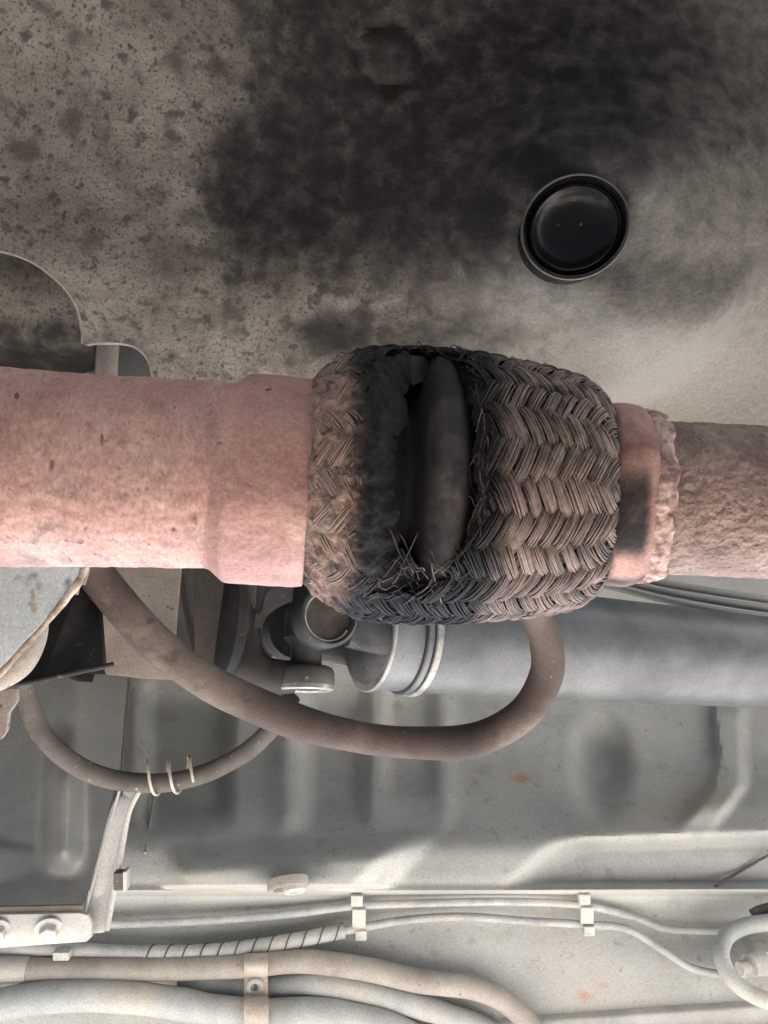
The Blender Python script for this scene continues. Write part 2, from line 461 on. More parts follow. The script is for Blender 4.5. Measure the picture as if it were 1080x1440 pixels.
gx = list(np.concatenate([np.linspace(-4200, -40, 24), np.arange(-20, 1101, 4), np.linspace(1130, 2900, 16)]))
gy = list(np.concatenate([np.linspace(-3800, 740, 24), np.arange(760, 1240, 4), np.arange(1240, 1272, 1.5), np.arange(1272, 1476, 4)]))
GX, GY = np.meshgrid(gx, gy)
E_ = EDGE(GX)
GY2 = np.where(GY > 1300, 1300 + (GY - 1300) * (E_ - 1300) / (gy[-1] - 1300), GY)
D_ = floor_d(GX, GY2)
V = [P(x, y, d) for x, y, d in zip(GX.ravel(), GY2.ravel(), D_.ravel())]
nc = len(gx)
F = [(j * nc + i, j * nc + i + 1, (j + 1) * nc + i + 1, (j + 1) * nc + i) for j in range(len(gy) - 1) for i in range(nc - 1)]
rust = np.zeros(GX.shape)
for (cx, cy, w, h, a) in ((735, 1095, 22, 8, 0.75), (668, 1100, 10, 8, 0.5), (828, 1400, 26, 12, 0.45), (848, 1386, 12, 7, 0.45), (640, 1172, 12, 4, 0.5), (190, 1160, 14, 10, 0.5), (930, 1370, 8, 6, .4), (300, 1252, 140, 2.2, 0.55), (800, 1250, 160, 2.2, 0.5)):
    rust = np.maximum(rust, a * np.exp(-((GX - cx) / w) ** 2 - ((GY2 - cy) / h) ** 2))
floor = obj("floor_pan", V, F, FLOOR, smooth=50, attrs={"rust": rust.ravel()}, kind='structure')

# sill: flange strip painted white for its sunlit brightness, then the painted rocker that drops to its pinch edge
def strip(name, rows, m, kind):
    xs = np.concatenate([np.linspace(-4200, -40, 24), np.arange(-20, 1101, 16), np.linspace(1130, 2900, 16)])
    V, F = [], []
    for (dy, dz) in rows:
        for x in xs:
            base = P(x, EDGE(x), float(floor_d(x, EDGE(x))))
            V.append(base + Vector((0, dy, dz)))
    n = len(xs)
    for j in range(len(rows) - 1):
        for i in range(n - 1):
            F.append((j * n + i, j * n + i + 1, (j + 1) * n + i + 1, (j + 1) * n + i))
    return obj(name, V, F, m, smooth=50, kind=kind)
strip("sill_flange", [(-0.0075, 0.006), (-0.0075, -0.003), (-0.006, -0.0045), (0.004, -0.005), (0.006, -0.003), (0.006, 0.01)], WHITE, 'structure')
strip("sill", [(0.004, 0.01), (0.0065, -0.010), (0.012, -0.030), (0.02, -0.034), (0.075, -0.055), (0.10, -0.06), (0.115, -0.05), (0.14, 0.05), (0.16, 0.3)], SILLM, 'structure')

# ------------------------------------------------------------------ upper shield with its cut-outs
def shield_H(px, py):
    px = np.asarray(px, float); py = np.asarray(py, float)
    H = 0.462 - 0.022 * sm(300, -250, py) - 0.10 * sm(-100, -900, py)
    H = H + 0.026 * sm(330, 720, py)
    r = np.hypot((px - 850) / 1.15, (py - 290))
    H = H - 0.042 * (1 - sm(40, 330, r))
    rr = np.hypot(px - 770, (py - 250))
    H = H - 0.020 * (1 - sm(300, 345, rr)) * sm(760, 900, px) * sm(350, 480, py)
    H = H + 0.004 * gs(np.hypot(px - 545, py - 78), 44, 9) * 0.6
    H = H - 0.006 * gs(np.hypot((px - 905) / 0.6, py - 265), 0, 45)
    H = H + 0.009 * (1 - sm(46, 62, np.hypot(px - 808, py - 321)))
    H = H + 0.0018 * np.sin(px * 0.013 + 1) * np.sin(py * 0.011 + px * 0.004)
    return H

def shield_d(px, py):
    s = (np.asarray(px, float) - 540) / FPX
    return (shield_H(px, py) - CAM.z) / (math.cos(TILT) - s * math.sin(TILT))

cut = [q for q in spline([(-160, 338), (-60, 341), (0, 352), (45, 368), (85, 398), (108, 430), (116, 462), (117, 484)], 8)]
cut2 = [q for q in spline([(122, 484), (135, 482), (165, 482), (190, 487), (207, 503), (214, 525), (216, 560), (216, 680)], 8)]
outl = [(-900, -700), (2000, -700), (2000, 740), (700, 740)] + [tuple(q) for q in (cut + cut2)[::-1]] + [(-900, 338)]
hole_c, hole_a, hole_b, hole_rot = (808, 321), 74, 63, R_(-38)
pts2 = [Vector(q) for q in outl]
def inside(x, y, poly):
    c = False
    j = len(poly) - 1
    for i in range(len(poly)):
        xi, yi = poly[i][0], poly[i][1]; xj, yj = poly[j][0], poly[j][1]
        if (yi > y) != (yj > y) and x < (xj - xi) * (y - yi) / (yj - yi) + xi: c = not c
        j = i
    return c
ne = len(pts2)
edges = [(i, (i + 1) % ne) for i in range(ne)]
tree_pts = np.array([(q[0], q[1]) for q in cut + cut2])
for y in np.concatenate([np.linspace(-690, -30, 10), np.arange(-16, 735, 9)]):
    for x in np.concatenate([np.linspace(-880, -40, 10), np.arange(-20, 1100, 9), np.linspace(1120, 1980, 10)]):
        if not inside(x, y, outl): continue
        if np.min(np.hypot(tree_pts[:, 0] - x, tree_pts[:, 1] - y)) < 5: continue
        pts2.append(Vector((x + random.uniform(-1, 1), y + random.uniform(-1, 1))))
vo, eo, fo, *_r = delaunay_2d_cdt(pts2, edges, [list(range(ne))], 1, 0.01)
vo = np.array([(v.x, v.y) for v in vo])
X, Y = vo[:, 0], vo[:, 1]
# turned lip along the cut-outs: surface rolls up and away close to the edge
tp = np.vstack([tree_pts])
dist = np.min(np.hypot(X[:, None] - tp[None, :, 0], Y[:, None] - tp[None, :, 1]), axis=1)
Dd = shield_d(X, Y)
sx = (X - 640) / 1.0
soot_shade = 0.88 * sm(248, 330, X + 12 * np.sin(Y * 0.03)) * sm(60, 190, Y + (X - 300) * 0.08) * (1 - sm(300, 500, Y - (X - 300) * 0.10)) * (1 - 0.5 * sm(560, 1000, X))
soot_shade = np.maximum(soot_shade, 0.84 * sm(180, 430, X) * (1 - sm(170, 380, Y)) * (1 - 0.25 * sm(850, 1080, X)))
soot_shade = np.maximum(soot_shade, 1.12 * np.exp(-(((X - 672) / 72) ** 2 + ((Y - 305) / 105) ** 2) ** 1.0))
soot_shade = np.maximum(soot_shade, 1.1 * np.exp(-(((X - 755) / 130) ** 2 + ((Y - 235) / 60) ** 2) ** 1.0))  # round the plug: sooty, with the bulge's shaded side darkened in
soot_shade = np.maximum(soot_shade, 0.95 * np.exp(-(((X - 470) / 75) ** 2 + ((Y - 470) / 48) ** 2) ** 1.3))
soot_shade = np.maximum(soot_shade, 0.80 * np.exp(-(((X - 590) / 200) ** 2 + ((Y - 478) / 80) ** 2) ** 1.1))
soot_shade = np.maximum(soot_shade, 0.75 * np.exp(-(((X - 400) / 60) ** 2 + ((Y - 215) / 40) ** 2)))
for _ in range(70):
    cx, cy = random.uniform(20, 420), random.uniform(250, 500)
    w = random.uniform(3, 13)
    soot_shade = np.maximum(soot_shade, random.uniform(0.35, 0.62) * np.exp(-(((X - cx) / w) ** 2 + ((Y - cy) / (w * 0.8)) ** 2) ** 1.5))
pale = np.zeros(len(X))
for (cx, cy, w, a) in ((460, 294, 17, 0.9), (195, 260, 9, 0.5), (465, 368, 16, 0.5), (245, 280, 12, 0.4), (838, 458, 9, 0.6), (930, 457, 8, 0.5), (340, 365, 14, 0.4)):
    pale = np.maximum(pale, a * np.exp(-(np.hypot(X - cx, Y - cy) / w) ** 3))
for _ in range(26):
    cx, cy, rr = random.uniform(20, 420), random.uniform(240, 480), random.uniform(7, 20)
    pale = np.maximum(pale, 0.42 * gs(np.hypot(X - cx, Y - cy), rr, 3.5))
shield = thing("underbody_shield", P(540, 300, 0.35), "large mottled grey-brown shield with sooty patch, filling the space above the exhaust", "shield")
Vf = [P(x, y, d) for x, y, d in zip(X, Y, Dd)]
nv = len(Vf)
Vb = [v + Vector((0, 0, 0.0022)) for v in Vf]
from collections import Counter
ec = Counter()
for f in fo:
    for i in range(len(f)):
        a, b = f[i], f[(i + 1) % len(f)]
        ec[(min(a, b), max(a, b))] += 1
Fs = [tuple(f) for f in fo] + [tuple(i + nv for i in reversed(f)) for f in fo]
for (a, b), c in ec.items():
    if c == 1: Fs.append((a, b, b + nv, a + nv))
obj("shield_skin", Vf + Vb, Fs, SHIELD, shield, 40, attrs={"clean": np.tile(0.95 * sm(560, 780, X + (Y - 300) * 0.5), 2), "soot_shade": np.concatenate([soot_shade, soot_shade]), "pale": np.concatenate([pale, pale])})
EDGEM = mat("worn_edge", [(0.3, (0.17, 0.15, 0.13)), (0.7, (0.30, 0.27, 0.235))], 90, 8, 0.6, bump=(300, 0.0002, 0.5, 3))
for cpts in (cut, cut2):
    pp = [P(q[0] + 0.5, q[1] - 0.5, float(shield_d(q[0], q[1])) + 0.0012) for q in cpts]
    V, F = tube_geo(pp, 0.0011, 10, wob=0.0003, wscale=150)
    obj("rolled_edge", V, F, EDGEM, shield, 60)

# rubber plug pressed into the shield
pc = P(808, 321, float(shield_d(808, 321)) - 0.0112)
ppx = float(shield_d(808, 321)) / FPX
def sh_pt(px, py): return P(px, py, float(shield_d(px, py)))
nrm = (sh_pt(830, 321) - sh_pt(786, 321)).cross(sh_pt(808, 343) - sh_pt(808, 299)).normalized()
if nrm.z > 0: nrm = -nrm
ndir = (nrm + Vector((0.05, -0.06, 0))).normalized()
ua = (RGT * math.cos(R_(-38)) + DWN * math.sin(R_(-38)))
ua = (ua - ndir * ua.dot(ndir)).normalized()
ub = ndir.cross(ua)
def plug_ring(name, prof, m, par, n=64):
    V, F = [], []
    for (r, h) in prof:
        for k in range(n):
            a = 2 * math.pi * k / n
            V.append(pc + ua * (r * math.cos(a) * 77 * ppx) + ub * (r * math.sin(a) * 66 * ppx) + ndir * (h * 0.001))
    for i in range(len(prof) - 1):
        for k in range(n):
            F.append((i * n + k, i * n + (k + 1) % n, (i + 1) * n + (k + 1) % n, (i + 1) * n + k))
    F.append(tuple((len(prof) - 1) * n + k for k in range(n)))
    F.append(tuple(reversed(range(n))))
    return obj(name, V, F, m, par, 60)
plug = plug_ring("rubber_plug", [(1.0, -6), (1.0, 0.5), (0.985, 1.7), (0.965, 1.9), (0.945, 1.0), (0.92, -1.0), (0.885, -1.2), (0.855, 0.4), (0.81, 0.8), (0.74, -0.4), (0.62, -2.8), (0.42, -3.9), (0.2, -4.2), (0.06, -4.2)], PLUG, shield)
plug['label'] = "glossy black round plug in the shield"
RIMM = mat("plug_rim", [(0.3, (0.03, 0.028, 0.026)), (0.7, (0.10, 0.09, 0.085))], 90, 5, 0.35, spec=0.6)
V, F = tube_geo([pc + ua * (math.cos(a) * 78.5 * ppx) + ub * (math.sin(a) * 67.5 * ppx) + ndir * 0.0015 for a in np.linspace(0, 2 * math.pi, 65)], 0.0005, 8, cap=False)
obj("plug_rim", V, F, RIMM, plug, 60)
for (ox, oy) in ((-18, -10), (14, -12)):  # nubs paler than the plug, standing in for small glints
    V, F = lathe_geo(pc - ndir * 0.005 + RGT * (ox * ppx) + DWN * (oy * ppx), *(ndir, ub, ua), [(-0.003, 0.0007), (0.0011, 0.0006), (0.0014, 0.0002)], 10)
    obj("glint_nub", V, F, RIMM, plug, 60)

# ------------------------------------------------------------------ exhaust
AX0, AX1 = (0, 656), (1080, 707)
def ax_d(q):
    s = (q - 540) / FPX
    return 0.184 * (math.cos(TILT) + 0.5 * math.sin(TILT)) / (math.cos(TILT) - s * math.sin(TILT))
def ax_y(q): return AX0[1] + (AX1[1] - AX0[1]) * q / 1080.0
A0 = P(0, ax_y(0), ax_d(0)); A1 = P(1080, ax_y(1080), ax_d(1080))
EXF = frame(A1 - A0)
E1, E2, E3 = EXF
def ax_s(q): return (P(q, ax_y(q), ax_d(q)) - A0).dot(E1)
def ax_r(q, rpx):
    d = ax_d(q); r = rpx / FPX * d
    return r * 0.985
_sa, _sb = None, None
def lean(s):
    global _sa, _sb
    if _sa is None: _sa, _sb = ax_s(630), ax_s(850)
    t = min(1.0, max(0.0, (s - _sa) / (_sb - _sa)))
    return 0.24 * t * t * (3 - 2 * t)
def axp(s, a, r):
    return A0 + E1 * (s - lean(s) * r * math.cos(a)) + (E3 * math.cos(a) + E2 * math.sin(a)) * r
def s_to_q(s):
    p = A0 + E1 * s - CAM
    return 540 + FPX * p.dot(RGT) / p.dot(FWD)

ex = thing("exhaust_pipe", A0 + E1 * ax_s(600), "pinkish rusty exhaust pipe with a torn braided flex section at mid length", "exhaust pipe")
def ex_prof(pairs, n=6, off=0.0):
    sp = spline(pairs, n)
    return [(ax_s(q[0]), ax_r(q[0], q[1]) + off) for q in sp]

def dents(sc, amp, sd):
    def f(s, a):
        return amp * noise.noise(Vector((s * sc + sd, math.cos(a) * 1.4, math.sin(a) * 1.4)))
    return f
def rough_pipe(name, pairs, m, qa, qb, step, amp, sc, sd, n=300):
    ctrl = spline(pairs, 24)
    cq = np.array([c[0] for c in ctrl]); cr_ = np.array([c[1] for c in ctrl])
    qs = np.concatenate([np.linspace(cq[0], qa, 8)[:-1], np.arange(qa, qb, step), np.linspace(qb, cq[-1], 8)])
    dn = dents(30, 0.0006, sd)
    def disp(s, a):
        p = Vector((s * 0.8, 0.024 * math.cos(a), 0.024 * math.sin(a)))
        v = noise.noise(p * sc) + 0.5 * noise.noise(p * sc * 2.1)
        pit = noise.noise(p * sc * 0.62 + Vector((9, 4, sd)))
        return dn(s, a) + amp * v - amp * 2.2 * max(0.0, pit - 0.38)
    return lathe(name, A0, EXF, [(ax_s(q), ax_r(q, float(np.interp(q, cq, cr_)))) for q in qs], m, ex, n, disp, smooth=180)
rough_pipe("front_pipe", [(-420, 156), (-200, 148), (0, 141), (150, 137), (300, 132.5), (335, 132), (345, 120)], PINK, -30, 338, 2.4, 0.00024, 360, 1)
# collar: slightly flared sleeve, fuller on its lower side
def collar_disp(s, a):
    low = max(0.0, math.sin(a)) ** 2
    p = Vector((s, 0.026 * math.cos(a), 0.026 * math.sin(a)))
    return 0.0008 * low + 0.0009 * noise.noise(Vector((s * 60 + 4, math.cos(a) * 2, math.sin(a) * 2))) + 0.00012 * noise.noise(p * 420) + 0.0002 * noise.noise(p * 170)
cp = []
for (q, r) in spline([(304, 130.5), (314, 132.5), (325, 140), (336, 146), (360, 147.5), (395, 146.5), (420, 145), (431, 143.5), (435.5, 141.5), (437, 134), (437, 126)], 9):
    cp.append((q, r))
V, F = [], []
nn = 260
for (q, r) in cp:
    for k in range(nn):
        a = 2 * math.pi * k / nn
        s = ax_s(q)
        tilt = -0.0022 * math.sin(a) * (1 if q < 345 else 0.35)
        rr = ax_r(q, r) + collar_disp(s, a) * sm(306, 335, q)
        V.append(A0 + E1 * (s + tilt) + (E3 * math.cos(a) + E2 * math.sin(a)) * rr)
for i in range(len(cp) - 1):
    for k in range(nn):
        F.append((i * nn + k, i * nn + (k + 1) % nn, (i + 1) * nn + (k + 1) % nn, (i + 1) * nn + k))
col_o = obj("collar", V, F, COLLAR, ex, 60)
rough_pipe("rear_pipe", [(880, 107), (950, 108.5), (1080, 108), (1300, 105), (1700, 100)], PINK2, 905, 1110, 2.0, 0.00034, 430, 9)
cup_pts = [(826, 100), (840, 122), (850, 129), (866, 131), (880, 130), (893, 126), (905, 117), (911, 106)]
def wrap2(a): return (a + math.pi) % (2 * math.pi) - math.pi
cprof = ex_prof(cup_pts, 6)
cdn = dents(70, 0.0014, 3)
V = [axp(s, 2 * math.pi * k / 128, r + cdn(s, 2 * math.pi * k / 128)) for (s, r) in cprof for k in range(128)]
F = [(i * 128 + k, i * 128 + (k + 1) % 128, (i + 1) * 128 + (k + 1) % 128, (i + 1) * 128 + k) for i in range(len(cprof) - 1) for k in range(128)]
cup_shade = []
for (s, r) in cprof:
    q = s_to_q(s)
    for k in range(128):
        a = math.degrees(wrap2(2 * math.pi * k / 128))
        cup_shade.append(max(1.0 * float(sm(-28, 2, a)) * float(sm(48, 30, a)) * float(sm(902, 880, q)), 0.8 * float(sm(862, 842, q)), 0.7 * float(sm(52, 66, a))))  # black patch painted as the shadow beside the braid
obj("end_cup", V, F, CUP, ex, 60, attrs={"soot_shade": cup_shade})
# weld bead: lumpy ring
V, F = [], []
nu, nw = 420, 18
for k in range(nu):
    a = 2 * math.pi * k / nu
    dr = E3 * math.cos(a) + E2 * math.sin(a)
    rb = 0.0015 * (1 + 0.30 * noise.noise(Vector((math.cos(a) * 6, math.sin(a) * 6, 2))))
    cs = ax_s(908) + 0.0016 * noise.noise(Vector((math.cos(a) * 3, math.sin(a) * 3, 7)))
    cr_ = ax_r(908, 114)
    for j in range(nw):
        b = 2 * math.pi * j / nw
        p = A0 + E1 * (cs + rb * 2.0 * math.cos(b) - lean(cs) * cr_ * math.cos(a)) + dr * (cr_ + rb * math.sin(b))
        V.append(p + dr * (0.0006 * noise.noise(p * 420) + 0.0006 * noise.noise(p * 950)) + E1 * (0.0006 * noise.noise(p * 300 + Vector((5, 2, 1)))))
for k in range(nu):
    for j in range(nw):
        F.append((k * nw + j, ((k + 1) % nu) * nw + j, ((k + 1) % nu) * nw + (j + 1) % nw, k * nw + (j + 1) % nw))
obj("weld_bead", V, F, WELD, ex, 70)

# flex section --------------------------------------------------------------
FLEX = np.array(spline([(420, 138), (432, 146), (445, 155), (462, 167), (485, 180), (510, 187), (545, 190.5), (600, 191), (650, 188), (695, 182), (740, 175.5), (785, 167.5), (812, 160), (830, 149), (844, 133), (852, 116)], 12))
def flex_r(q):
    return ax_r(q, float(np.interp(q, FLEX[:, 0], FLEX[:, 1])))
def nse(x, y, z=0.0): return noise.noise(Vector((x, y, z)))
def wrap(a): return (a + math.pi) % (2 * math.pi) - math.pi
def tear(q, a):
    """positive inside the tear (roughly px deep), angle a from the seen side toward +Y"""
    a = math.degrees(wrap(a))
    n1 = 12 * nse(a * 0.05, 3.1) + 6 * nse(a * 0.17, 8.3)
    n2 = 12 * nse(a * 0.05, 13.1) + 7 * nse(a * 0.19, 5.3)
    close = min(1.6, (abs(a + 12) / 58.0) ** 2.6)
    qL = 533 + n1 - 0.16 * max(-60, min(a, 60)) + close * 50
    qR = 637 + n2 - 0.12 * max(-60, min(a, 60)) - close * 52
    return min(q - qL, qR - q)

def soot_q(q, a):
    ad = math.degrees(wrap(a))
    top = float(sm(-18, -55, ad)) * float(sm(745, 640, q)) * float(sm(455, 500, q))
    bot = float(sm(30, 62, ad)) * float(sm(650, 585, q)) * float(sm(440, 500, q))
    mid = float(sm(458, 512, q)) * float(sm(700, 640, q))
    return max(top, bot * 0.85, mid)
# soot-black core under the braid, both sides of the tear
def core_part(q0, q1, m, off, bump, name):
    V, F, So = [], [], []
    qs = np.linspace(q0, q1, 110)
    n = 320
    for q in qs:
        s = ax_s(q); r = flex_r(q) + off
        for k in range(n):
            a = 2 * math.pi * k / n
            dr = E3 * math.cos(a) + E2 * math.sin(a)
            p = axp(s, a, r)
            h = bump * (0.8 * noise.noise(p * 330) + 0.6 * noise.noise(p * 760) + 0.5 * noise.noise(p * 130))
            if q < 445: h -= 0.0012 * float(sm(445, 428, q))
            t = tear(q, a)
            sink = 0.0045 * float(sm(-34, 6, t)) ** 1.5 + (0.0012 * float(sm(505, 540, q)) if name == 'matted_sleeve' else 0)
            V.append(p + dr * (h - sink))
            So.append(max(float(sm(-46, -6, t + 14 * noise.noise(p * 160))) * 1.1, 1.15 * soot_q(q, a)))
    for i in range(len(qs) - 1):
        for k in range(n):
            tt = tear(0.5 * (qs[i] + qs[i + 1]), 2 * math.pi * (k + 0.5) / n)
            if tt > 3: continue
            F.append((i * n + k, i * n + (k + 1) % n, (i + 1) * n + (k + 1) % n, (i + 1) * n + k))
    return obj(name, V, F, m, ex, 70, attrs={"soot_shade": So})
core_part(426, 560, MATTED, 0.00030, 0.0011, "matted_sleeve")
core_part(560, 853, CORE, -0.0016, 0.0003, "braid_core")
# bellows inside, seen through the tear
bp_ = []
for q in np.linspace(500, 690, 150):
    prof = math.exp(-abs((q - 604) / 31.0) ** 2.8)
    p2 = 1.5 * math.exp(-abs((q - 672) / 28.0) ** 3) + 0.55 * math.exp(-abs((q - 528) / 24.0) ** 3)
    bp_.append((ax_s(q), ax_r(q, 120 + 64 * prof + 36 * p2)))
V, F = lathe_geo(A0, E1, E2, E3, bp_, 128, lambda s, a: 0.0004 * nse(s * 90, math.cos(a) * 3, math.sin(a) * 3), closed=False)
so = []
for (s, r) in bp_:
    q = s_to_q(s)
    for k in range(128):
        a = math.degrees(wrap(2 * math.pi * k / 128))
        so.append(1.3 * (1 - float(sm(568, 584, q))) + 1.2 * float(sm(-22, -48, a)) + 1.2 * float(sm(612, 634, q)) + 0.5 * float(sm(22, 40, a)))  # blackened all round the ring's lit middle, as shade inside the tear
obj("bellows", V, F, BELLOW, ex, 70, attrs={"soot_shade": so})

NB = 26
S_A, S_B = ax_s(428), ax_s(853)
R_mid = flex_r(700)
KB = math.tan(R_(60)) / R_mid
def braid_strand(sign, i):
    bags = ([], [], [], []), ([], [], [], [])
    nwire = 9
    wid = 0.0034
    ds_cross = math.pi / (NB * KB)
    step = ds_cross / 4.0
    base = 2 * math.pi * i / NB
    ns = int((S_B - S_A) / step) + 1
    tanb = KB * R_mid
    ca, sa = 1 / math.hypot(1, tanb), tanb / math.hypot(1, tanb)
    sid = i * 2 + (0 if sign > 0 else 1)
    for w in range(nwire):
        wc = (w - (nwire - 1) / 2) / ((nwire - 1) / 2)
        off = wc * wid * 0.46
        wr = 0.000205 * random.uniform(0.75, 1.3)
        wd = random.uniform(-0.35, 0.35)
        lift = random.uniform(-0.00012, 0.00018)
        run = []
        lim = random.uniform(-9, 2)
        for k in range(ns + 1):
            s = S_A + k * step
            wobv = 0.00045 * nse(s * 180, w * 1.7, sid * 3.1)
            so_ = off + wobv
            ss = s - so_ * sa
            th = base + sign * KB * s + sign * so_ * ca / R_mid + 0.05 * nse(s * 70, sid * 1.37, 2.0)
            q = s_to_q(ss)
            if q > 853:
                t = 99
            elif q < 440:
                t = 99
            else:
                t = tear(q, th)
            t0 = t
            if q < 578 and wrap(th) < R_(46) and wrap(th) > R_(-75): t += 46
            ok = t < lim
            if ok:
                p = (2 * i + NB * KB * s / math.pi) if sign > 0 else (2 * i - NB * KB * s / math.pi)
                c = math.cos(2 * math.pi * (p - 0.5) / 4) * sign
                h = (0.00082 + 0.0004 * nse(s * 90, sid * 2.1, 6.0)) * math.tanh(1.5 * c) / math.tanh(1.5)
                r = flex_r(q) + h - 0.00050 * wc * wc + lift
                if q < 530: r -= 0.0003 * float(sm(530, 480, q)) 
                if t > -28:      # ends near the tear lift and stray
                    u = float(sm(-28, 0, t))
                    r += u * u * 0.0012 * nse(w * 2.3, sid * 5.7, 1.0)
                    th += u * u * 0.05 * nse(w * 3.1, sid * 2.2, 4.0)
                dr = E3 * math.cos(th) + E2 * math.sin(th)
                run.append((axp(ss, th, r), dr, t0, q, c, wrap(th)))
            if (not ok) or k == ns:
                if len(run) > 3:
                    V, F, So, Du = bags[0 if sum(x[3] for x in run) / len(run) < 585 else 1]
                    pts = [x[0] for x in run]
                    m = len(pts)
                    b0 = len(V)
                    for j in range(m):
                        T = (pts[min(j + 1, m - 1)] - pts[max(j - 1, 0)]).normalized()
                        dr = run[j][1]
                        sd = T.cross(dr).normalized()
                        for (cu, cv) in ((-1, -0.35), (-0.5, 0.75), (0.5, 0.75), (1, -0.35)):
                            V.append(pts[j] + sd * (cu * wr * 1.08) + dr * (cv * wr))
                            u = float(sm(-70, -6, run[j][2] + 16 * nse(pts[j].x * 140, pts[j].y * 140, pts[j].z * 140)))
                            So.append(max(u * 0.8, 0.95 * soot_q(run[j][3], run[j][5])))
                            Du.append(max(0.0, 0.30 + wd + 0.22 * run[j][4]) + 0.9 * float(sm(525, 460, run[j][3])))
                    for j in range(m - 1):
                        for e in range(3):
                            F.append((b0 + j * 4 + e, b0 + j * 4 + e + 1, b0 + (j + 1) * 4 + e + 1, b0 + (j + 1) * 4 + e))
                        F.append((b0 + j * 4 + 3, b0 + j * 4, b0 + (j + 1) * 4, b0 + (j + 1) * 4 + 3))
                run = []
    for V, F, So, Du in bags:
        if len(F) > 40: obj("braid_strand", V, F, WIRE, ex, 180, attrs={"soot_shade": So, "dust": Du})
for i in range(NB):
    braid_strand(1, i)
for i in range(NB):
    braid_strand(-1, i)

# frayed loose wires round the tear and tangled at its lower end
V, F, So, Du = [], [], [], []
def loose(q, a, ln, da, lift, w):
    pts = []
    m = 9
    ph = random.uniform(0, 10)
    for j in range(m):
        u = j / (m - 1)
        qq = q + ln * u
        aa = a + da * u + 0.06 * nse(ph, u * 2)
        r = flex_r(qq) + lift * math.sin(u * 2.2) + 0.0012 * nse(ph + 5, u * 3)
        pts.append(axp(ax_s(qq), aa, r))
    v, f = tube_geo(pts, w, 4)
    b = len(V)
    V.extend(v)
    F.extend(tuple(x + b for x in ff) for ff in f)
    s1, d1 = max(random.uniform(0.2, 0.7), random.uniform(0.3, 1.0) * soot_q(q, a)), random.uniform(0.0, 0.7)
    So.extend([s1] * len(v)); Du.extend([d1] * len(v))
for _ in range(150):
    a = R_(random.uniform(34, 84))
    loose(random.uniform(490, 640), a, random.choice((-1, 1)) * random.uniform(14, 44), R_(random.uniform(-26, 26)), random.uniform(-0.0012, 0.0009), random.uniform(0.00008, 0.00018))
for _ in range(85):
    a = R_(random.uniform(-100, 40))
    left = random.random() < 0.4
    q = (488 if left else 640) + random.uniform(-10, 10)
    loose(q, a, (1 if left else -1) * random.uniform(2, 16), R_(random.choice((-1, 1)) * random.uniform(4, 16)), random.uniform(-0.003, 0.0006), random.uniform(0.00009, 0.00018))
for _ in range(60):
    a = R_(random.uniform(-100, -80))
    loose(random.uniform(480, 760), a, random.choice((-1, 1)) * random.uniform(10, 34), R_(random.uniform(-14, 14)), random.uniform(0.0002, 0.0016), random.uniform(0.00009, 0.00018))
obj("frayed_wires", V, F, WIRE, ex, 180, attrs={"soot_shade": So, "dust": Du}, kind='stuff')

# ------------------------------------------------------------------ drive shaft with universal joint
SA = P(580, 891, 0.032 / 81 * FPX); SB = P(1080, 931, 0.032 / 63.5 * FPX)
SF = frame(SB - SA)
s1, s2, s3 = SF
sh = thing("drive_shaft", SA, "dark grey drive shaft with universal joint, running behind the braided flex", "drive shaft")
lathe("shaft_tube", SA, SF, [(0.0, 0.020), (0.0, 0.0312), (0.001, 0.032), (0.9, 0.032), (0.9, 0.01)], SHAFT, sh, 64)
def ring(name, s0, s1_, r, m, n=64):
    return lathe(name, SA, SF, [(s0, r - 0.006), (s0, r - 0.0006), (s0 + 0.0006, r), (s1_ - 0.0006, r), (s1_, r - 0.0006), (s1_, r - 0.006)], m, sh, n, closed=False)
lathe("shaft_sleeve", SA, SF, [(-0.0262, 0.018), (-0.0262, 0.0308), (-0.0255, 0.0316), (-0.0085, 0.0316), (-0.0075, 0.0300), (-0.0045, 0.0298), (-0.0035, 0.0310), (0.0, 0.0310)], SHAFT, sh, 64, closed=False)
ring("balance_ring", -0.0075, -0.0040, 0.0336, SHAFT)
ring("balance_ring", -0.0028, 0.0012, 0.0342, SHINE)
ring("balance_ring", -0.0272, -0.0250, 0.0328, SHINE)
# cross and shaft yoke
JC = SA + s1 * (-0.0620)
j2 = s2 * math.cos(R_(16)) + s3 * math.sin(R_(16)); j3 = s3 * math.cos(R_(16)) - s2 * math.sin(R_(16))
j2, s2o, j3, s3o = j2, s2, j3, s3
s2, s3 = j2, j3
lathe("joint_cross", JC - s2 * 0.033, (s2, s3, s1), [(0, 0.007), (0.0, 0.0075), (0.022, 0.0085), (0.026, 0.012), (0.040, 0.012), (0.044, 0.0085), (0.066, 0.0075), (0.066, 0.007)], JOINT, sh, 24)
def arm(name, a, b, c0, c1, w0, w1, t0, t1, side, m, n=14):
    """tapered yoke arm from a to b, width along side, thickness along the cross direction; bowed like a forging"""
    V, F = [], []
    for k in range(n):
        u = k / (n - 1)
        p = a.lerp(b, u)
        d = (b - a).normalized()
        out = d.cross(side).normalized()
        p = p + out * (c0 * math.sin(u * math.pi) + c1 * u)
        w, t = lerp(w0, w1, u), lerp(t0, t1, u)
        for (x, y) in ((-1, -0.6), (-0.8, -1), (0.8, -1), (1, -0.6), (1, 0.6), (0.8, 1), (-0.8, 1), (-1, 0.6)):
            V.append(p + side * (x * w) + out * (y * t))
    for k in range(n - 1):
        for j in range(8):
            F.append((k * 8 + j, k * 8 + (j + 1) % 8, (k + 1) * 8 + (j + 1) % 8, (k + 1) * 8 + j))
    F.append(tuple(range(8))); F.append(tuple((n - 1) * 8 + j for j in range(8)))
    return obj(name, V, F, m, sh, 50)
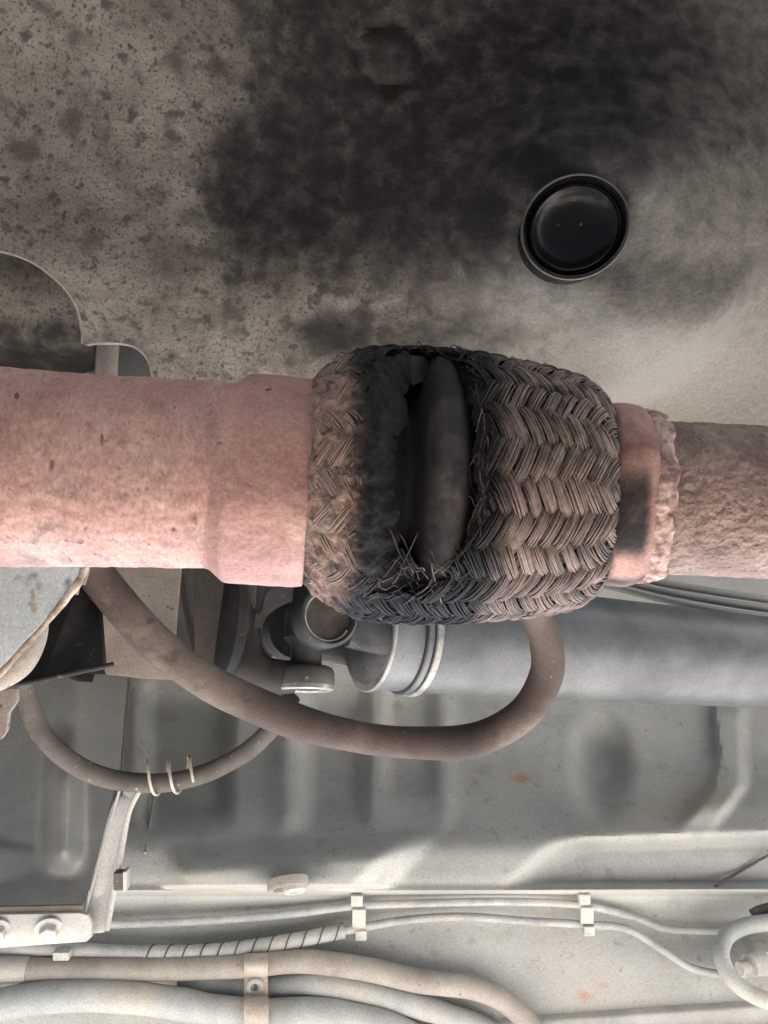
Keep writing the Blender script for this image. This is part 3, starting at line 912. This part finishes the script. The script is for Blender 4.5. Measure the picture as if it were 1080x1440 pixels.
for sg in (1, -1):   # ears of the shaft yoke, in front of and behind the joint
    c = JC + s3 * (sg * 0.0255)
    if sg > 0:
        lathe("yoke_ear", c, (s3, s2, s1), [(-0.008, 0.010), (-0.008, 0.0150), (0.004, 0.0152), (0.0060, 0.0146), (0.0066, 0.0136), (0.0058, 0.0130), (0.0020, 0.0127), (0.0015, 0.010)], JOINT, sh, 48, closed=False)
        cap = lathe("bearing_cap", c, (s3, s2, s1), [(-0.004, 0.0122), (0.0022, 0.0122), (0.0028, 0.0112), (0.0016, 0.0102), (0.0012, 0.0002)], YOKE2, sh, 40, closed=False)
        cl = [c + s3 * 0.0034 + (s2 * math.cos(x) - s1 * math.sin(x)) * 0.0120 for x in np.linspace(R_(-60), R_(205), 40)]
        V, F = tube_geo(cl, 0.0006, 8)
        obj("circlip", V, F, SHINE, cap, 60)
    else:
        lathe("yoke_ear", c, (s3, s2, s1), [(-0.006, 0.0002), (-0.006, 0.0150), (0.008, 0.0152), (0.008, 0.0002)], JOINT, sh, 40)
    arm("yoke_arm", c + s1 * 0.0125 - s3 * (sg * 0.002), SA + s1 * -0.0255 + s3 * (sg * 0.0235), 0.0, 0.0, 0.0130, 0.0165, 0.0055, 0.0062, s2, JOINT)
lathe("yoke_neck", SA, SF, [(-0.034, 0.010), (-0.033, 0.022), (-0.030, 0.0275), (-0.026, 0.0295), (-0.0255, 0.012)], JOINT, sh, 48)
# flange yoke: forked piece whose lower ear shows its open bore
base = JC - s1 * 0.035
for sg in (1, -1):
    c = JC + s2 * (sg * 0.0268)
    lathe("flange_yoke_ear", c, (s2 * sg, s1, s3), [(-0.0055, 0.0100), (-0.0055, 0.0118), (-0.0045, 0.0136), (-0.0025, 0.0147), (0.0030, 0.0150), (0.0052, 0.0142), (0.0056, 0.0126), (0.0050, 0.0102), (-0.002, 0.0098), (-0.002, 0.0002)], HOSE2, sh, 44, closed=False)
    lathe("bore_ring", c, (s2 * sg, s1, s3), [(0.0040, 0.0146), (0.0060, 0.0146), (0.0068, 0.0136), (0.0066, 0.0112), (0.0056, 0.0104), (0.0030, 0.0102)], SHINE, sh, 44, closed=False)
    pa = [base + s2 * (sg * 0.006), base + s1 * 0.003 + s2 * (sg * 0.018), base + s1 * 0.011 + s2 * (sg * 0.0255), base + s1 * 0.021 + s2 * (sg * 0.0272), c - s1 * 0.006]
    sp = [Vector(x) for x in spline([tuple(x) for x in pa], 8)]
    V, F = tube_geo(sp, [lerp(0.0100, 0.0085, i / (len(sp) - 1)) for i in range(len(sp))], 20, flat=0.7)
    obj("flange_yoke_arm", V, F, YOKE, sh, 60)
lathe("yoke_flange", base, SF, [(-0.012, 0.01), (-0.012, 0.028), (-0.010, 0.031), (-0.006, 0.031), (-0.004, 0.028), (-0.002, 0.016), (0.004, 0.010), (0.006, 0.002)], BLACK, sh, 48)

# ------------------------------------------------------------------ gearbox and brackets on the left
CA = P(-700, 690, 0.60); CB = P(475, 690, 0.60)  # black barrel run on to the right to darken the gap behind the joint
gb = thing("gearbox_casing", CA.lerp(CB, 0.5), "black gearbox casing deepening the shade behind the brackets at left", "gearbox")
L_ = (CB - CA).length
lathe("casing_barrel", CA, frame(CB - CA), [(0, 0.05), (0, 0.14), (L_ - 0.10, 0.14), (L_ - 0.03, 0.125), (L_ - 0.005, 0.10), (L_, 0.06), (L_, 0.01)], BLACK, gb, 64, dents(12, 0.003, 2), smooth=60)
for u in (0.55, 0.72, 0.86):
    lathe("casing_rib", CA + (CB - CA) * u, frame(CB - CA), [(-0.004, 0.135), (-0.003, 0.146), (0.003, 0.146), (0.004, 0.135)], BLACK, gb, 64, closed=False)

# inner shield seen through the upper left cut-out
xs = np.arange(-260, 131, 10); ys = np.arange(300, 620, 10)
V, So, F = [], [], []
for y in ys:
    for x in xs:
        d = 0.372 + 0.03 * sm(470, 540, y) + 0.002 * math.sin(x * 0.05) + 0.0015 * nse(x * 0.03, y * 0.03) - 0.006 * gs(x, 20, 60) * gs(y, 400, 40)
        V.append(P(x, y, float(d)))
        So.append(0.9 * float(sm(430, 500, y)) + 0.4 * max(0, nse(x * 0.02, y * 0.02, 3)))  # lower part blackened as shadow, over sooty mottling
n = len(xs)
F = [(j * n + i, j * n + i + 1, (j + 1) * n + i + 1, (j + 1) * n + i) for j in range(len(ys) - 1) for i in range(n - 1)]
nv = len(V)
V2 = V + [v + Vector((0, 0, 0.002)) for v in V]
F2 = F + [tuple(i + nv for i in reversed(f)) for f in F]
inner = obj("inner_cover", V2, F2, SHIELD, None, 50, attrs={"soot_shade": So + So, "pale": [0] * (2 * nv)})
tag(inner, "mottled grey cover plate inside the round cut-out at upper left of the exhaust", "cover plate")

pb = thing("support_bracket", P(165, 520, 0.39), "grey bracket with a pale rounded post in the small arched cut-out", "bracket")
plate("bracket_plate", [(118, 470, 0.40), (226, 470, 0.40), (228, 620, 0.39), (120, 620, 0.39)], 0.003, DGREY, pb)
tube("post", [(152, 486, 0.378), (150, 520, 0.376), (149, 600, 0.376)], 0.0052, TANP, pb, 20)

# pale blue bracket: plate, rusty turned edge, inner swell
mb = thing("mount_bracket", P(0, 860, 0.26), "pale blue painted bracket plate with a rusty ragged edge, under the exhaust at left", "bracket")
plate("bracket_plate", [(-700, 640, 0.28), (60, 660, 0.275), (126, 770, 0.262), (116, 806, 0.262), (92, 838, 0.262), (60, 876, 0.261), (30, 908, 0.26), (-4, 944, 0.259), (-60, 1000, 0.257), (-260, 1120, 0.25), (-700, 1120, 0.26)], 0.0028, BLUEP, mb, 0.0007, wob=0.0006)
lip = spline([(120, 792, 0.262), (110, 815, 0.262), (90, 842, 0.2615), (58, 880, 0.261), (28, 912, 0.26), (-4, 948, 0.259), (-70, 1012, 0.257)], 8)
V, F = tube_geo([P(*q) + Vector((0, 0.0006, 0.001)) for q in lip], [0.0013 * (1 + 0.35 * nse(i * 0.23, 1.0)) for i in range(len(lip))], 12, wob=0.0006, wscale=120)
obj("turned_edge", V, F, RUSTY, mb, 60)
sw = spline([(62, 868, 0.283), (46, 902, 0.283), (22, 934, 0.281), (-14, 958, 0.279), (-60, 985, 0.277)], 8)
V, F = tube_geo([P(*q) for q in sw], [0.0020 + 0.0038 * math.sin(math.pi * i / (len(sw) - 1)) for i in range(len(sw))], 18, wob=0.0006, wscale=80)
obj("inner_swell", V, F, TANP, mb, 60)
lw = thing("lower_flange", P(60, 955, 0.30), "thin black flange sloping up to the dusty gusset plate at left", "flange")
fl = spline([(-260, 1040, 0.29), (-60, 985, 0.295), (0, 968, 0.297), (60, 955, 0.30), (110, 944, 0.304), (160, 934, 0.31)], 6)
V, F = tube_geo([P(*q) for q in fl], 0.0012, 10, wob=0.0005, wscale=160)
obj("flange_bead", V, F, BLACK, lw, 60)
plate("hollow_backing", [(-80, 800, 0.335), (118, 810, 0.335), (140, 850, 0.335), (146, 936, 0.315), (60, 952, 0.304), (-80, 985, 0.30)], 0.004, BLACK, lw, 0.001, wob=0.0012)  # black sheet put in for the dark hollow beside the bracket
shd = plate("broken_tab", [(-300, 972, 0.305), (24, 968, 0.305), (25, 986, 0.305), (13, 1003, 0.304), (10, 1028, 0.304), (2, 1040, 0.303), (-300, 1100, 0.302)], 0.002, TANP, None, 0.0005)
tag(shd, "pale ragged sheet metal tab below the black flange at left edge", "metal tab")
pins = thing("guide_pin", P(108, 820, 0.27), "short round-ended pale pin sticking down below the pipe beside the blue bracket", "pin")
tube("pin", [(118, 770, 0.272), (110, 805, 0.270), (105, 836, 0.269)], 0.0013, TANP, pins, 14)
tube("pin", [(128, 770, 0.276), (121, 805, 0.275), (116, 822, 0.274)], 0.0010, TANP, pins, 14)
gp = plate("gusset_plate", [(60, 760, 0.362), (258, 760, 0.362), (249, 860, 0.36), (241, 957, 0.357), (190, 953, 0.356), (148, 949, 0.355), (136, 905, 0.358), (120, 850, 0.36)], 0.003, TANP, None, 0.0008, wob=0.0005)
tag(gp, "dusty beige gusset plate behind the thick hose with a square lower corner", "gusset plate")
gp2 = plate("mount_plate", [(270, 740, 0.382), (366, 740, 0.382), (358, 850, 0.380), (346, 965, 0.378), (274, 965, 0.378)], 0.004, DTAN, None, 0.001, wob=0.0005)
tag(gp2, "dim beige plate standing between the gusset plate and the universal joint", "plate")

# ------------------------------------------------------------------ hoses
hz = tube("thick_hose", [(20, 600, 0.36), (55, 670, 0.335), (95, 740, 0.315), (128, 795, 0.325), (165, 845, 0.33), (220, 905, 0.335), (300, 962, 0.34), (400, 1008, 0.345), (500, 1036, 0.35), (590, 1045, 0.353), (670, 1040, 0.355), (735, 1005, 0.355), (768, 950, 0.352), (768, 900, 0.345), (752, 862, 0.338), (738, 830, 0.33), (722, 780, 0.328), (705, 710, 0.335), (695, 640, 0.36), (690, 600, 0.40)], 0.0080, HOSE, None, 28, 12, 0.0009, 34, r_end=0.0068)
tag(hz, "thick brown rubber hose looping below the torn flex section", "hose")
th = tube("thin_hose", [(25, 930, 0.40), (38, 985, 0.41), (58, 1030, 0.415), (95, 1068, 0.42), (150, 1094, 0.425), (225, 1101, 0.43), (290, 1087, 0.43), (345, 1058, 0.425), (385, 1020, 0.415), (410, 980, 0.41)], 0.0056, HOSE2, None, 24, 10, 0.0002, 60, r_end=0.0049)
tag(th, "thin dark hose sagging in a curve through a wire spring clip", "hose")
# spring clip: open wire coil round the thin hose
pts = []
hx = spline([(205, 1099.5, 0.4285), (240, 1099, 0.43), (275, 1091, 0.43)], 40)
for i, q in enumerate(hx):
    u = i / (len(hx) - 1)
    a = R_(215) - u * 2 * math.pi * 2.4
    c = P(*q)
    pts.append(c + Vector((0, 1, 0)) * (0.0092 * math.cos(a) - 0.0026) + Vector((0, 0, -1)) * (0.0085 * math.sin(a)))
V, F = tube_geo(pts, 0.00085, 10)
tag(obj("spring_clip", V, F, WIRECLIP, None, 70), "pale wire coil clip wound round the thin dark hose", "spring clip")

# ------------------------------------------------------------------ dark heat sheet at lower left with its folded hem
xs = np.concatenate([np.linspace(-900, -20, 10), np.arange(-10, 185, 4)]); ys = np.arange(900, 1290, 5)
V, F = [], []
for y in ys:
    for x in xs:
        xe = np.interp(y, [900, 960, 1080, 1285], [186, 181, 171, 118])
        xx = -900 + (x + 900) * (xe + 900) / (184 + 900)
        d = 0.585 - (y - 900) / 385.0 * 0.107
        d = min(d, float(floor_d(xx, min(y, 1240))) - 0.003)
        d -= 0.022 * float(gs(xx, 92 + (1100 - y) * 0.02, 20)) * float(sm(1010, 1100, y)) * (1 - float(sm(1195, 1235, y)))
        d -= 0.004 * float(gs(xx, 105, 14)) * (1 - float(sm(1000, 1060, y)))
        V.append(P(xx, y, d))
n = len(xs)
F = [(j * n + i, j * n + i + 1, (j + 1) * n + i + 1, (j + 1) * n + i) for j in range(len(ys) - 1) for i in range(n - 1)]
nv = len(V)
F += [tuple(i + nv for i in reversed(f)) for f in F]
V += [v + Vector((0, 0, 0.0015)) for v in V]
hs = obj("heat_sheet", V, F, DGREY, None, 50)
tag(hs, "dark grey sheet with a shiny upright rib, lower left behind the thin hose", "heat sheet")

# body bracket: upright channel and bolted foot plate
br = thing("body_bracket", P(130, 1300, 0.45), "pale painted bracket with upright channel and bolted foot, lower left corner", "bracket")
plate("channel_web", [(176, 1104, 0.474), (197, 1104, 0.474), (176, 1160, 0.47), (163, 1235, 0.463), (152, 1300, 0.456), (146, 1312, 0.455), (124, 1314, 0.455), (121, 1283, 0.457), (150, 1180, 0.468)], 0.004, WHITE, br, 0.0007)
bd = spline([(176, 1118, 0.4735), (164, 1150, 0.470), (150, 1205, 0.4655), (135, 1262, 0.4595)], 8)
V, F = tube_geo([P(*q) for q in bd], [0.0052 * math.sqrt(max(0.05, 1 - ((i / (len(bd) - 1)) * 2 - 1) ** 8)) for i in range(len(bd))], 16, flat=0.6)
obj("channel_bead", V, F, WHITE, br, 60)
rl = spline([(200, 1104, 0.470), (182, 1140, 0.466), (172, 1190, 0.462), (163, 1240, 0.458), (150, 1308, 0.452)], 6)
V, F = tube_geo([P(*q) for q in rl], 0.0018, 10)
obj("channel_lip", V, F, WHITE, br, 60)
ll = spline([(168, 1112, 0.470), (150, 1175, 0.466), (134, 1232, 0.460), (119, 1284, 0.455)], 6)
V, F = tube_geo([P(*q) for q in ll], 0.0009, 8)
obj("channel_lip", V, F, WHITE, br, 60)
plate("foot_plate", [(-900, 1310, 0.448), (-40, 1287, 0.448), (112, 1284, 0.448), (124, 1287, 0.448), (129, 1300, 0.448), (129, 1318, 0.448), (121, 1325, 0.448), (60, 1329, 0.448), (-40, 1337, 0.448), (-900, 1400, 0.448)], 0.003, WHITE, br, 0.0008)
plate("foot_return", [(-900, 1296, 0.452), (116, 1273, 0.452), (118, 1286, 0.450), (-900, 1314, 0.450)], 0.002, TANP, br, 0.0005)
def bolt(c, ax, r, m, par, washer=True):
    e1 = ax.normalized(); e2 = e1.cross(Vector((0.3, 1, 0.2))).normalized(); e3 = e1.cross(e2)
    V, F = [], []
    rows = [(0, r), (r * 0.9, r), (r * 1.05, r * 0.88)]
    for (h, q) in rows:
        for k in range(6):
            a = k * math.pi / 3 + 0.3
            V.append(c + e1 * h + (e2 * math.cos(a) + e3 * math.sin(a)) * q)
    for j in range(2):
        for k in range(6):
            F.append((j * 6 + k, j * 6 + (k + 1) % 6, (j + 1) * 6 + (k + 1) % 6, (j + 1) * 6 + k))
    F.append(tuple(12 + k for k in range(6)))
    b = obj("bolt", V, F, m, par, 25)
    if washer:
        lathe("washer", c, (e1, e2, e3), [(-0.0005, r * 0.4), (-0.0005, r * 1.55), (0.0006, r * 1.55), (0.0010, r * 1.3), (0.0010, r * 0.8)], m, b, 28, closed=False)
    return b
BA = Vector((0.15, 0.35, -1))
bolt(P(69, 1306, 0.4475), BA, 0.0052, WHITE, br)
bolt(P(-4, 1308, 0.4475), BA, 0.0052, WHITE, br)
ct = thing("edge_clip", P(168, 1236, 0.455), "small dark square clip on the right side of the pale bracket channel", "clip")
rbox("clip_body", P(170, 1237, 0.456), RGT, DWN, FWD, 0.0036, 0.0052, 0.003, HOSE2, ct)
rbox("clip_lip", P(178, 1236, 0.4545), RGT, DWN, FWD, 0.0012, 0.0058, 0.0035, WHITE, ct)
# free sheet edge line right of the channel
sl = [P(*PF(x, y, 0.004)) for (x, y) in ((183, 955), (176, 1020), (171, 1085))]
V, F = tube_geo(sl, 0.0007, 6)
obj("sheet_seam", V, F, CLAMPM, floor, 60)
sl = [P(*PF(x, y, 0.003)) for (x, y) in ((218, 1108), (211, 1155), (204, 1200))]
V, F = tube_geo(sl, 0.0008, 6)
obj("sheet_seam", V, F, CLAMPM, floor, 60)

# drain plug on the floor bulge
dp = P(*PF(405, 1246, 0.003))
dax = Vector((0.12, 1.0, -0.75)).normalized()
de2 = dax.cross(Vector((1, 0, 0))).normalized(); de3 = dax.cross(de2)
dr_o = lathe("drain_plug", dp, (dax, de3, de2), [(-0.004, 0.004), (-0.004, 0.0128), (0.001, 0.0128), (0.002, 0.012), (0.0015, 0.0095), (-0.001, 0.009), (-0.001, 0.0002)], TANPIPE, floor, 40, closed=False)
lathe("plug_stud", dp + Vector((0.004, 0, 0)), (dax, de3, de2), [(-0.002, 0.0072), (0.0030, 0.0070), (0.0042, 0.0058), (0.0042, 0.0035), (0.003, 0.003), (0.003, 0.0002)], WHITE, dr_o, 28, closed=False)

# ------------------------------------------------------------------ lines along the lower floor
def pfs(lst): return [PF(*q) for q in lst]
bl = tube("brake_line", pfs([(-700, 1300, 0.010), (-300, 1305, 0.010), (60, 1305, 0.010), (160, 1300, 0.010), (280, 1295, 0.010), (400, 1286, 0.010), (500, 1274, 0.010), (600, 1270, 0.010), (720, 1268, 0.010), (820, 1273, 0.010), (890, 1290, 0.008), (935, 1306, 0.007), (1010, 1309, 0.007), (1100, 1306, 0.007), (1500, 1290, 0.007)]), 0.0026, LINE, None, 12)
tag(bl, "upper slim grey line running just below the floor seam", "brake line", "lines along the floor")
b2 = thing("brake_line", P(*PF(400, 1320, 0.012)), "lower grey line wrapped with spiral cord on its left half", "brake line", "lines along the floor")
path2 = pfs([(-700, 1330, 0.014), (-300, 1330, 0.014), (-60, 1330, 0.014), (60, 1334, 0.014), (205, 1340, 0.014), (300, 1338, 0.014), (400, 1325, 0.014), (500, 1306, 0.013), (570, 1294, 0.011), (650, 1289, 0.010), (740, 1295, 0.010), (820, 1300, 0.010), (880, 1306, 0.010), (930, 1335, 0.010), (975, 1362, 0.010), (1030, 1370, 0.010), (1110, 1364, 0.010), (1500, 1345, 0.010)])
tube("line_tube", path2, 0.0027, LINE, b2, 12)
wr = spline(path2, 40)
wr = [q for q in wr if -60 < q[0] < 485]
wp = [P(*q) for q in wr]
V, F = tube_geo(wp, [0.0043 if q[0] < 200 else 0.0047 for q in wr], 14)
obj("wrap_sleeve", V, F, LINE, b2, 60)
hp = []
tot = 0.0
for i in range(1, len(wr)):
    if wr[i][0] < 205: continue
    tot += (wp[i] - wp[i - 1]).length
    for sub in range(3):
        pa = wp[i - 1].lerp(wp[i], sub / 3)
        a = (tot + (wp[i] - wp[i - 1]).length * (sub / 3 - 1)) / 0.0112 * 2 * math.pi
        hp.append(pa + Vector((0, 1, 0)) * (0.0049 * math.cos(a)) + Vector((0, 0, -1)) * (0.0049 * math.sin(a)))
V, F = tube_geo(hp, 0.00055, 6)
obj("wrap_cord", V, F, HOSE2, b2, 60)
def line_clip(x, y0, y1, label):
    t = thing("line_clip", P(*PF(x, (y0 + y1) / 2, 0.012)), label, "clip", "plastic clips holding the lines")
    hy = (y1 - y0) / 2 * 0.0005
    c = P(*PF(x, (y0 + y1) / 2, 0.013))
    rbox("clip_body", c, RGT, DWN, FWD, 0.0046, hy * 0.45, 0.004, CLIPM, t)
    rbox("clip_jaw", P(*PF(x - 3, y0 + 4, 0.011)), RGT, DWN, FWD, 0.0040, 0.0036, 0.0036, CLIPM, t)
    rbox("clip_jaw", P(*PF(x + 3, y1 - 4, 0.012)), RGT, DWN, FWD, 0.0038, 0.0034, 0.0040, CLIPM, t)
    return t
line_clip(505, 1260, 1316, "pale plastic clip joining both lines just right of the spiral wrap")
line_clip(824, 1258, 1310, "pale plastic clip joining both lines before they bend apart")
t = thing("line_clip", P(*PF(88, 1343, 0.02)), "small square pale tab below the bracket foot plate", "clip", "plastic clips holding the lines")
rbox("clip_body", P(*PF(88, 1342, 0.020)), RGT, DWN, FWD, 0.0052, 0.0026, 0.003, WHITE, t)

fp = tube("fuel_pipe", pfs([(-700, 1368, 0.016), (-350, 1366, 0.016), (-80, 1364, 0.016), (0, 1363, 0.016), (120, 1364, 0.016), (250, 1361, 0.016), (345, 1358, 0.016), (430, 1352, 0.015), (520, 1364, 0.014), (590, 1380, 0.013), (655, 1387, 0.013), (700, 1402, 0.013), (735, 1430, 0.013), (765, 1465, 0.010), (785, 1490, -0.02)]), 0.0072, TANPIPE, None, 20, 10, 0.0003, 60)
tag(fp, "tan steel pipe along the bottom that bends down at its right end", "pipe")
tb = tube("pipe_tape", pfs([(0, 1363, 0.016), (20, 1363, 0.016), (40, 1363, 0.016)]), 0.0077, BLUEH, None, 20, 4, 0.0003, 200)
tag(tb, "short blue-grey tape band wrapped on the tan pipe at left edge", "tape")
vh = tube("vent_hose", pfs([(-700, 1440, 0.018), (-350, 1436, 0.018), (-80, 1425, 0.020), (0, 1413, 0.020), (60, 1402, 0.020), (140, 1399, 0.020), (230, 1408, 0.018), (300, 1420, 0.016), (360, 1428, 0.016), (440, 1424, 0.014), (520, 1436, 0.012), (580, 1458, 0.008), (640, 1480, -0.02)]), 0.0092, BLUEH, None, 22, 10, 0.0012, 40)
tag(vh, "blue-grey soft hose along the bottom edge beneath the tan pipe", "hose")
vh2 = tube("drain_hose", pfs([(250, 1384, 0.003), (330, 1386, 0.003), (400, 1385, 0.006), (450, 1384, 0.010), (520, 1396, 0.009), (600, 1418, 0.008), (680, 1445, 0.008), (740, 1478, -0.02)]), 0.0074, BLUEH, None, 20, 10, 0.0006, 50)
tag(vh2, "slim blue-grey hose right of the clamp, between tan pipe and soft hose", "hose")
# strap clamp
cl = thing("pipe_clamp", P(*PF(360, 1385, 0.02)), "dusty steel strap clamp with a cross-slotted screw over the bottom pipes", "clamp")
def strap(name, ys, offs, x0, w, tilt=0.0):
    V, F = [], []
    sp = spline(list(zip(ys, offs)), 6)
    for (y, of) in sp:
        for (dx, dz) in ((-w, 0.0), (-w * 0.86, -0.0012), (w * 0.86, -0.0012), (w, 0.0), (w * 0.86, 0.0012), (-w * 0.86, 0.0012)):
            V.append(P(*PF(x0 + tilt * (y - ys[0]) , y, of)) + RGT * dx + FWD * dz)
    m = len(sp)
    for j in range(m - 1):
        for k in range(6):
            F.append((j * 6 + k, j * 6 + (k + 1) % 6, (j + 1) * 6 + (k + 1) % 6, (j + 1) * 6 + k))
    F.append(tuple(range(6))); F.append(tuple((m - 1) * 6 + k for k in range(6)))
    return obj(name, V, F, CLAMPM, cl, 50)
strap("strap", [1338, 1343, 1350, 1360, 1368, 1374, 1380, 1394, 1400, 1408, 1422, 1440, 1458, 1470], [0.010, 0.022, 0.0262, 0.0268, 0.024, 0.017, 0.0155, 0.0155, 0.018, 0.026, 0.029, 0.029, 0.028, 0.02], 360, 0.0078)
V, F = [], []
sc_c = P(*PF(359, 1385, 0.0166))
scr = lathe("clamp_screw", sc_c, (Vector((0, 0.1, -1)).normalized(), Vector((0, 1, 0.1)).normalized(), Vector((1, 0, 0))), [(0, 0.0056), (0.0022, 0.0056), (0.0030, 0.0048), (0.0030, 0.0030), (0.0012, 0.0024), (0.0012, 0.0002)], WHITE, cl, 28, closed=False)
rbox("screw_slot", sc_c + Vector((0, 0.0, -0.0018)), RGT, DWN, FWD, 0.0009, 0.0020, 0.0005, HOSE2, scr, 0)

# ------------------------------------------------------------------ right side: brake hose, fitting, cable
bh = tube("brake_hose", pfs([(1300, 1285, -0.005), (1200, 1288, 0.020), (1150, 1290, 0.028), (1090, 1296, 0.030), (1050, 1302, 0.030), (1023, 1316, 0.032), (1014, 1342, 0.034), (1026, 1372, 0.036), (1050, 1394, 0.038), (1084, 1408, 0.040), (1140, 1412, 0.03), (1220, 1400, -0.01)]), 0.0054, BLUEH, None, 20, 10)
tag(bh, "bent pale grey brake hose curling at the lower right edge", "brake hose")
ft = thing("hose_fitting", P(*PF(1065, 1355, 0.03)), "pale threaded fitting inside the curl of the brake hose", "fitting")
fa = P(*PF(1040, 1362, 0.026)); fb = P(*PF(1150, 1324, 0.012))
ffr = frame(fb - fa)
lathe("fitting_body", fa, ffr, [(0, 0.001), (0, 0.0042), (0.008, 0.0042), (0.009, 0.0075), (0.016, 0.0080), (0.018, 0.0092), (0.028, 0.0092), (0.03, 0.007), (0.05, 0.007)], CLIPM, ft, 20)
lathe("fitting_nut", fa + ffr[0] * 0.019, ffr, [(0, 0.008), (0, 0.0110), (0.007, 0.0110), (0.007, 0.008)], WHITE, ft, 6, closed=False, smooth=20)
ubr = tube("upper_hose_end", pfs([(1058, 1288, 0.02), (1075, 1280, 0.02), (1120, 1272, 0.02), (1200, 1262, -0.01)]), 0.0042, HOSE2, None, 14)
tag(ubr, "dark stub of hose above the curled brake hose at right edge", "hose")
cb = tube("thin_cable", pfs([(1006, 1246, 0.003), (1040, 1226, 0.003), (1080, 1203, 0.004), (1130, 1176, 0.004), (1300, 1090, -0.01)]), 0.0010, HOSE2, None, 10)
tag(cb, "thin dark cable running diagonally across the corner at right edge", "cable")
# small lines tucked above the drive shaft, below the rear pipe
for j, (y0, y1, dd, lab) in enumerate(((822, 862, 0.56, "lowest of three thin lines above the drive shaft, right of the flex"),
                                        (812, 849, 0.565, "middle of three thin lines above the drive shaft, right of the flex"),
                                        (803, 836, 0.57, "uppermost of three thin lines above the drive shaft, partly under the rear pipe"))):
    ln = tube("tucked_line", [(780, y0 - 12, dd - 0.01), (850, y0, dd), (940, lerp(y0, y1, 0.55), dd + 0.01), (1030, y1, dd + 0.02), (1200, y1 + 24, dd + 0.04)], 0.0030, DGREY, None, 12)
    tag(ln, lab, "line", "thin lines above the drive shaft")
